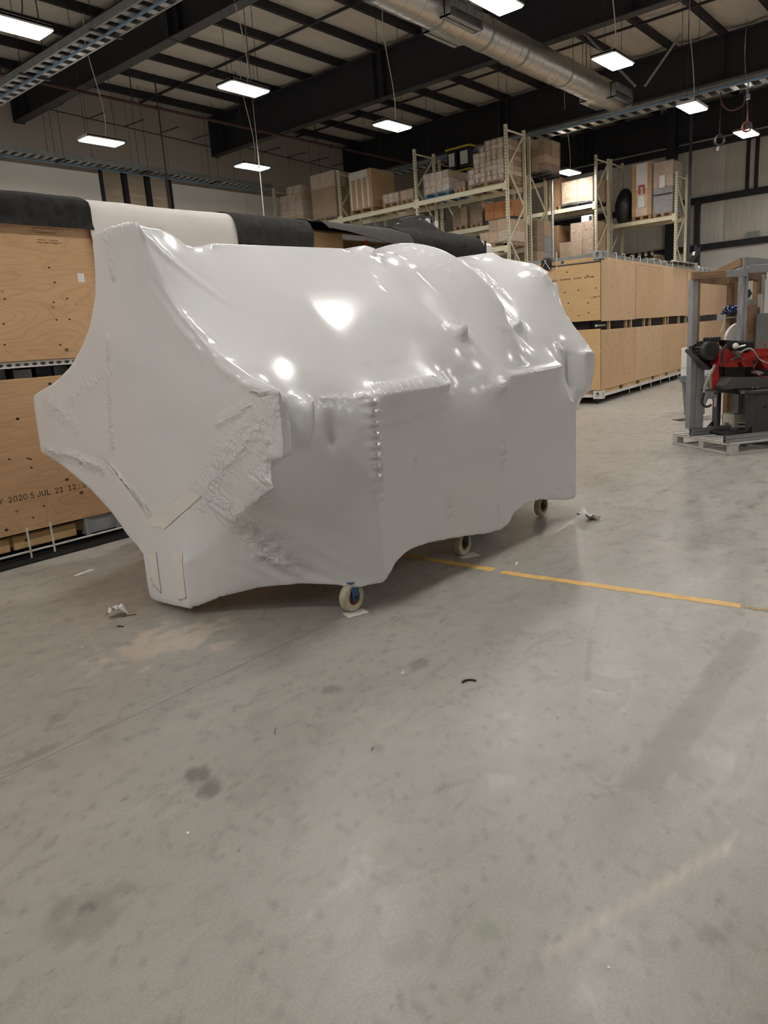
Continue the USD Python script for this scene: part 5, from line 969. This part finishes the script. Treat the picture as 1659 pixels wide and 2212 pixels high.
hose('wire', [(1425, 310), (1470, 330), (1500, 395)], .005, 'red_cord'); hose('wire', [(1430, 395), (1450, 330), (1495, 295)], .005, 'red_cord'); hose('wire', [(1320, 600), (1360, 560), (1310, 690), (1370, 620)], .006, 'saw_black')
hose('power_cable', [(870, 340), (800, 450), (785, 560), (790, 640)], .016, 'saw_black'); t.add('power_cable', tube(curve([SP(*onw(*q, .47)) for q in ((1544, 788), (1536, 806), (1527, 824), (1521, 848))], 20), .016, 8), 'cable_grey', smooth=60)
t.add('power_cable', tube(curve([SP(*onw(*q, .47)) for q in ((1521, 846), (1517, 862), (1517, 873), (1524, 878), (1536, 874))], 20), .014, 8), 'saw_black', smooth=60)
bz = STZ + .035
plate([(950, 1010), (1060, 890), (1100, 868), (1530, 880), (1659, 872), (1820, 880), (1820, 1030), (1530, 1050), (1180, 1050), (960, 1075)], .44, .30, 'vise_grey', 'bed'); plate([(1180, 1050), (1530, 1060), (1820, 1045), (1820, 1150), (1390, 1140), (1390, 1100), (1180, 1120)], .46, .26, 'stand_grey', 'bed_foot')
plate([(1235, 1090), (1390, 1085), (1390, 1140), (1235, 1140)], .42, .03, 'galvanised', 'drain_cover'); plate([(800, 1085), (1180, 1000), (1190, 1150), (830, 1110)], .50, .34, 'saw_black', 'chip_tray'); plate([(940, 705), (1280, 705), (1280, 880), (1060, 885), (960, 960)], WS, .20, 'saw_black', 'vise_jaw')
plate([(1400, 700), (1800, 700), (1800, 875), (1280, 870), (1280, 705)], WS + .10, .06, 'saw_black', 'back_guard'); plate([(1440, 770), (1540, 765), (1600, 800), (1520, 830), (1440, 805)], WS - .02, .06, 'screen_bright', 'blade_guide')
t.add('hand_wheel', rod(SP(Q(1655, 965)[0] + .02, .40, Q(1655, 965)[1]), SP(Q(1655, 965)[0] + .03, .43, Q(1655, 965)[1]), .07, 24), 'white_steel', smooth=40)
for x in (1400, 1480): q = Q(x, 1042, .44); t.add('bolt', rod(SP(q[0], .43, q[1]), SP(q[0], .445, q[1]), .010, 10), 'steel_bright')
# things about the stand
t = Thing('coolant_tub', 'white plastic tub standing under the dark saw stand', 'tub', tuple(SP(.72, .82, .181)), STH)
t.add('body', as_mesh(m3.Manifold.hull_points(np.array([(x * k, y * k, z) for z, k in ((0.0, .93), (.01, .96), (.15, 1.0), (.165, .97)) for x, y in ((-.16, -.09), (.16, -.09), (.16, .09), (-.16, .09), (-.14, -.11), (.14, -.11), (.14, .11), (-.14, .11))]))), 'tub_white', local=True, smooth=50)
t.add('sight_window', box(-.168, -.155, -.01, .05, .01, .06), 'bin_grey', local=True); t.add('lid', box(-.15, .17, -.10, .10, .164, .172), 'cable_grey', local=True); t.add('cap', rod((.02, -.02, .17), (.02, -.02, .21), .022, 12), 'tub_white', local=True)
t = Thing('carton', 'small open brown carton beside the white tub under the stand', 'carton', tuple(SP(.86, .70, .181)), STH); t.add('body', box(-.05, .12, -.14, .0, 0, .17), 'cardboard_light', local=True)
t = Thing('cable_coil', 'loose coil of dark hose lying by the stand corner', 'coil', tuple(SP(.62, .56, .181)), STH)
for k in range(4): t.add('loop', tube([(.09 * math.cos(a) * (1 - .05 * k), .10 * math.sin(a), .016 + .022 * k + .008 * math.sin(a * 2)) for a in np.linspace(0, 2 * math.pi, 25)[:-1]], .012, 6, True), ('rubber', 'cable_grey')[k % 2], local=True, smooth=60)
single('red_rag', box(.0, .09, -.06, .06, 0, .012, .005).apply_translation((0, 0, 0)).apply_transform(trimesh.transformations.rotation_matrix(STH, (0, 0, 1))).apply_translation(SP(.26, .45, .1345)), 'red_cord', 'red rag lying on the light pallet boards', 'rag')
single('black_tray', box(.0, .26, -.20, .16, 0, .02, .004).apply_transform(trimesh.transformations.rotation_matrix(STH, (0, 0, 1))).apply_translation(SP(.27, .62, .148)), 'mat_black', 'flat black tray on the light pallet before the stand', 'tray')
# bin with a white box on top, behind the post
bp = np.array([12.45, 3.79, 0])
t = Thing('waste_bin', 'grey plastic waste bin behind the left timber post', 'bin', tuple(bp))
def ring(z, hx, hy): return [(sx * hx, sy * hy, z) for sx, sy in ((-1, -.8), (-.8, -1), (.8, -1), (1, -.8), (1, .8), (.8, 1), (-.8, 1), (-1, .8))]
t.add('body', as_mesh(m3.Manifold.hull_points(np.array(ring(0, .21, .19) + ring(.52, .25, .23)))), 'bin_grey', local=True); t.add('rim', as_mesh(m3.Manifold.hull_points(np.array(ring(.52, .275, .255) + ring(.62, .285, .265)))), 'bin_grey', local=True)
t = Thing('white_box', 'white carton with a faint red mark standing on the grey bin', 'carton', tuple(bp + [0, 0, .621])); t.add('body', box(-.2, .2, -.10, .25, 0, .44, .006), 'white_paper', local=True); t.add('red_mark', box(-.203, -.2, .09, .14, .22, .30), 'red_cord', local=True) if False else None
t.add('side_seam', box(-.202, -.2, -.10, .25, .13, .136), 'galvanised', local=True)
t.add('stamp', extrude(Polygon([(.02 * math.cos(a), .045 * math.sin(a)) for a in np.linspace(0, 6.28, 13)[:-1]]), .002, bp + [-.202, .12, .621 + .27], (0, -1, 0), (0, 0, 1)), 'floor_cream')
# hard hat, visor, boards
c = onw(1580, 671, 1.68); C3 = SP(*c)
t = Thing('hard_hat', 'glossy dark blue hard hat hung on the rear timber post', 'helmet', tuple(C3), STH)
h = trimesh.creation.icosphere(3); v = np.array(h.vertices); f = h.faces; v = v * [.115, .125, .105]; v[:, 2] = np.maximum(v[:, 2], -.005); t.add('shell', trimesh.Trimesh(v + [0, 0, -.03], f, process=False), 'helmet_blue', local=True, smooth=50)
bm = trimesh.creation.cylinder(1, .012, sections=32); bm.vertices *= [.125, .15, 1]; t.add('brim', bm.apply_translation((0, 0, -.035)), 'helmet_blue', local=True)
t.add('harness', tube([(.09 * math.cos(a), .09 * math.sin(a), -.085) for a in np.linspace(0, 2 * math.pi, 25)[:-1]], .012, 6, True), 'cable_grey', local=True); t.add('hook', tube(curve([(.10, .0, .06), (.17, .02, .14), (.10, .04, .20), (.04, .05, .15)], 14), .012, 6), 'saw_black', local=True)
t.add('chin_strap', tube(curve([(-.10, 0, -.05), (-.12, -.02, -.16), (-.15, 0, -.26)], 10), .007, 6), 'white_tape', local=True); t.add('chin_strap', tube(curve([(.10, -.1, -.07), (.13, -.10, -.14), (.05, -.10, -.17)], 10), .007, 6), 'dark_steel', local=True)
c = onw(1594, 733, 1.45); C3 = SP(*c)
t = Thing('wheel_guard', 'pale round disc guard standing behind the band saw motor', 'guard', tuple(C3), STH)
P = Polygon([(.21 * math.cos(a), .21 * math.sin(a)) for a in np.linspace(0, math.pi, 25)] + [(-.21, -.02), (.21, -.02)])
t.add('disc', extrude(P, .05, C3, tuple(su), (0, 0, 1)), 'visor'); t.add('rib', bar(C3 - sw * .012 + su * -.12 + [0, 0, .14], C3 - sw * .012 + su * .10 + [0, 0, .06], .01, .012), 'galvanised'); t.add('base', box(-.22, .22, -.06, .02, -.09, -.02), 'saw_black', local=True); t.add('stem', box(-.05, .05, -.04, 0, -c[2], -.09), 'dark_steel', local=True)
def board(label, xl, xr, yt, w, m, thick=.04, lean=0.0, zb=0.0):
    a, b = onw(xl, yt, w), onw(xr, yt, w)
    single('leaning_board', extrude([(a[0], zb), (b[0], zb), (b[0] + lean, b[2]), (a[0] + lean, b[2])], thick, SP(0, w + thick), tuple(su), (0, 0, 1)), m, label, 'board')
board('wide brown board standing behind the right timber post', 1610, 1636, 658, 1.30, 'brown_timber'); board('weathered grey board behind the wide brown board', 1612, 1632, 646, 1.40, 'grey_timber'); board('dark brown board edge at the right of the wide brown board', 1634, 1642, 664, 1.33, 'brown_timber_dark')
board('dark metal sheet standing at the right edge, behind the saw', 1636, 1690, 674, 1.25, 'tray_metal', .02); board('pale leaning offcut above the dark metal sheet', 1653, 1660, 634, 1.45, 'light_pallet', .04, -.08)
board('far white board standing under the frame, behind the saw', 1588, 1700, 800, 1.62, 'wall_lower', .03) if False else None
single('floor_plate', box(0, .75, 0, .22, .001, .008).apply_transform(trimesh.transformations.rotation_matrix(-.75, (0, 0, 1))).apply_translation(atZ(1468, 910)), 'dark_steel', 'thin dark plate lying on the floor beside the grey bin', 'plate')
single('timber_offcut', box(0, .6, 0, .12, .001, .07, .004).apply_transform(trimesh.transformations.rotation_matrix(-.72, (0, 0, 1))).apply_translation(atZ(1514, 908)), 'light_pallet', 'pale timber offcut on the floor behind the left timber post', 'timber')
single('plastic_jug', as_mesh(m3.Manifold.hull_points(np.array([(x * k, y * k, z) for z, k in ((0, .9), (.03, 1), (.20, 1), (.27, .4), (.30, .4)) for x, y in ((-.06, -.05), (.06, -.05), (.06, .05), (-.06, .05))]))).apply_translation(SP(.62, 1.22, .135)) if False else as_mesh(m3.Manifold.hull_points(np.array([(x * k, y * k, z) for z, k in ((0, .9), (.03, 1), (.20, 1), (.27, .4), (.30, .4)) for x, y in ((-.06, -.05), (.06, -.05), (.06, .05), (-.06, .05))]))).apply_translation([*atZ(1532, 905)[:2], .001]), 'tub_white', 'white plastic jug on the floor behind the saw stand leg', 'jug', smooth=50)
# ------------------------------------------------------------------ on the floor
def ribbon(name, pts, w, label, cat_, mat, ragged=.12, seed=0, z=.0008):
    p = np.array([atZ(*q) for q in pts]); c = p if len(p) == 2 else curve(p, 40); c = c[0] + (c[-1] - c[0]) * np.linspace(0, 1, 60)[:, None] if len(p) == 2 else c
    d = np.gradient(c, axis=0); d /= np.linalg.norm(d, axis=1)[:, None]; s = np.c_[-d[:, 1], d[:, 0], d[:, 2] * 0]
    g = np.random.default_rng(seed); a, b = (w / 2 * (1 + ragged * (meshkit.fbm(np.c_[np.arange(len(c)) * .5, np.full(len(c), k), np.zeros(len(c))], 3, seed) - .5) * 2) for k in (0, 7))
    P = np.stack([c + s * a[:, None], c - s * b[:, None]], 1); P[..., 2] = z + .0006
    m = grid(P); P = P if m.face_normals[:, 2].mean() > 0 else P[:, ::-1]
    single(name, grid(P, .0006), mat, label, cat_)
ribbon('floor_tape', [(868, 1199), (1067, 1231)], .066, 'shorter yellow floor tape running out from under the wrapped machine', 'floor tape', 'floor_yellow', .3, 1)
ribbon('floor_tape', [(1083, 1236), (1600, 1309)], .066, 'longer yellow floor tape with a torn edge, ending at the right', 'floor tape', 'floor_yellow', .22, 2)
ribbon('floor_tape', [(1606, 1311), (1690, 1323)], .040, 'worn residue of yellow floor tape at the right edge', 'floor tape', 'floor_yellow_worn', .5, 3)
ribbon('floor_tape', [(1180, 887), (1466, 889)], .05, 'thin cream floor line crossing before the right crate', 'floor tape', 'floor_cream', .1, 4)
def sheet(px, size, rot, label, seed=0, crump=0.0, mat='white_paper', name='paper_scrap', cat_='paper scrap', n=16, cut=.18, fq=22):
    c = atZ(*px); g = np.linspace(-.5, .5, n); P = np.stack(list(np.meshgrid(g * size[0], g * size[1], indexing='ij')) + [np.zeros((n, n))], -1)
    e = meshkit.fbm(np.stack([P[..., 0] / max(size) * 2.5, P[..., 1] / max(size) * 2.5, P[..., 2]], -1) + seed, 3, seed)
    P[..., 0] *= 1 + cut * (e - .5) * 2; P[..., 1] *= 1 + cut * (np.roll(e, 3, 0) - .5) * 2
    P[..., 2] = .0012 + crump * np.maximum(0, meshkit.fbm(np.stack([P[..., 0] * fq, P[..., 1] * fq, P[..., 2]], -1) + seed * 3, 3, seed + 5) - .32) * 1.6
    k, s = math.cos(rot), math.sin(rot); P[..., :2] = P[..., :2] @ np.array([[k, s], [-s, k]]); P[..., :2] += c[:2]
    m = grid(P); P = P if m.face_normals[:, 2].mean() > 0 else P[:, ::-1]
    single(name, grid(P, .001), mat, label, cat_, smooth=25)
sheet((252, 1332), (.11, .085), .4, 'crumpled white paper scrap on the floor left of the machine foot', 1, .085, 'crumple', fq=17)
a_, b_ = atZ(164, 1243), atZ(199, 1230)
sheet((182, 1237), (float(np.linalg.norm(b_ - a_)), .055), math.atan2(b_[1] - a_[1], b_[0] - a_[0]), 'white torn paper strip on the floor near the rubber mat', 2, .004)
sheet((1271, 1123), (.16, .12), -.5, 'curled white paper scrap on the floor right of the machine', 3, .16, 'crumple', fq=11)
sheet((768, 1324), (.13, .085), -.35, 'white paper pad under the nearest caster wheel', 4, .0, cut=.06); sheet((1012, 1200), (.14, .10), -.5, 'white paper pad under the middle caster wheel', 5, .0, cut=.10)
sheet((1116, 1217), (.06, .012), .4, 'tiny white paper strip beside the yellow tape', 6, .002); sheet((870, 1453), (.022, .012), .2, 'tiny cream paper chip on the open floor below the machine', 7, .002); sheet((406, 1800), (.014, .008), .9, 'tiny white chip on the floor at the lower left', 8, .002); sheet((177, 1398), (.012, .008), .9, 'tiny white chip on the floor left of the scraped patch', 9, .002); sheet((1315, 2090), (.008, .006), .5, 'tiny white chip on the floor at the lower right', 10, .001)
def bit(px, pts, r, label, mat='rubber', name='cable_tie', cat_='cable tie'):
    c = atZ(*px); single(name, tube(curve([c + [x, y, r + .0005] for x, y in pts], 16), r, 8), mat, label, cat_, smooth=60)
bit((1015, 1473), [(-.028, .02), (-.005, .02), (.012, .004), (.016, -.02)], .0042, 'short curved black cable tie end on the open floor')
bit((594, 1580), [(-.018, -.02), (.0, .0), (.018, .016)], .0014, 'thin dark twig like wire bit on the floor below the machine', name='wire_bit', cat_='wire bit')
bit((260, 1354), [(-.008, .02), (.0, .0), (.004, -.022)], .0035, 'short dark twisted wire beside the crumpled paper', name='wire_bit', cat_='wire bit')
bit((275, 1331), [(-.03, .012), (.0, .0), (.045, -.025)], .0028, 'thin dark splinter next to the crumpled paper', 'brown_timber_dark', 'splinter', 'splinter')
bit((805, 1618), [(-.012, -.004), (.0, .0), (.012, .006)], .0012, 'tiny dark wire bit in the middle of the floor', name='wire_bit', cat_='wire bit')
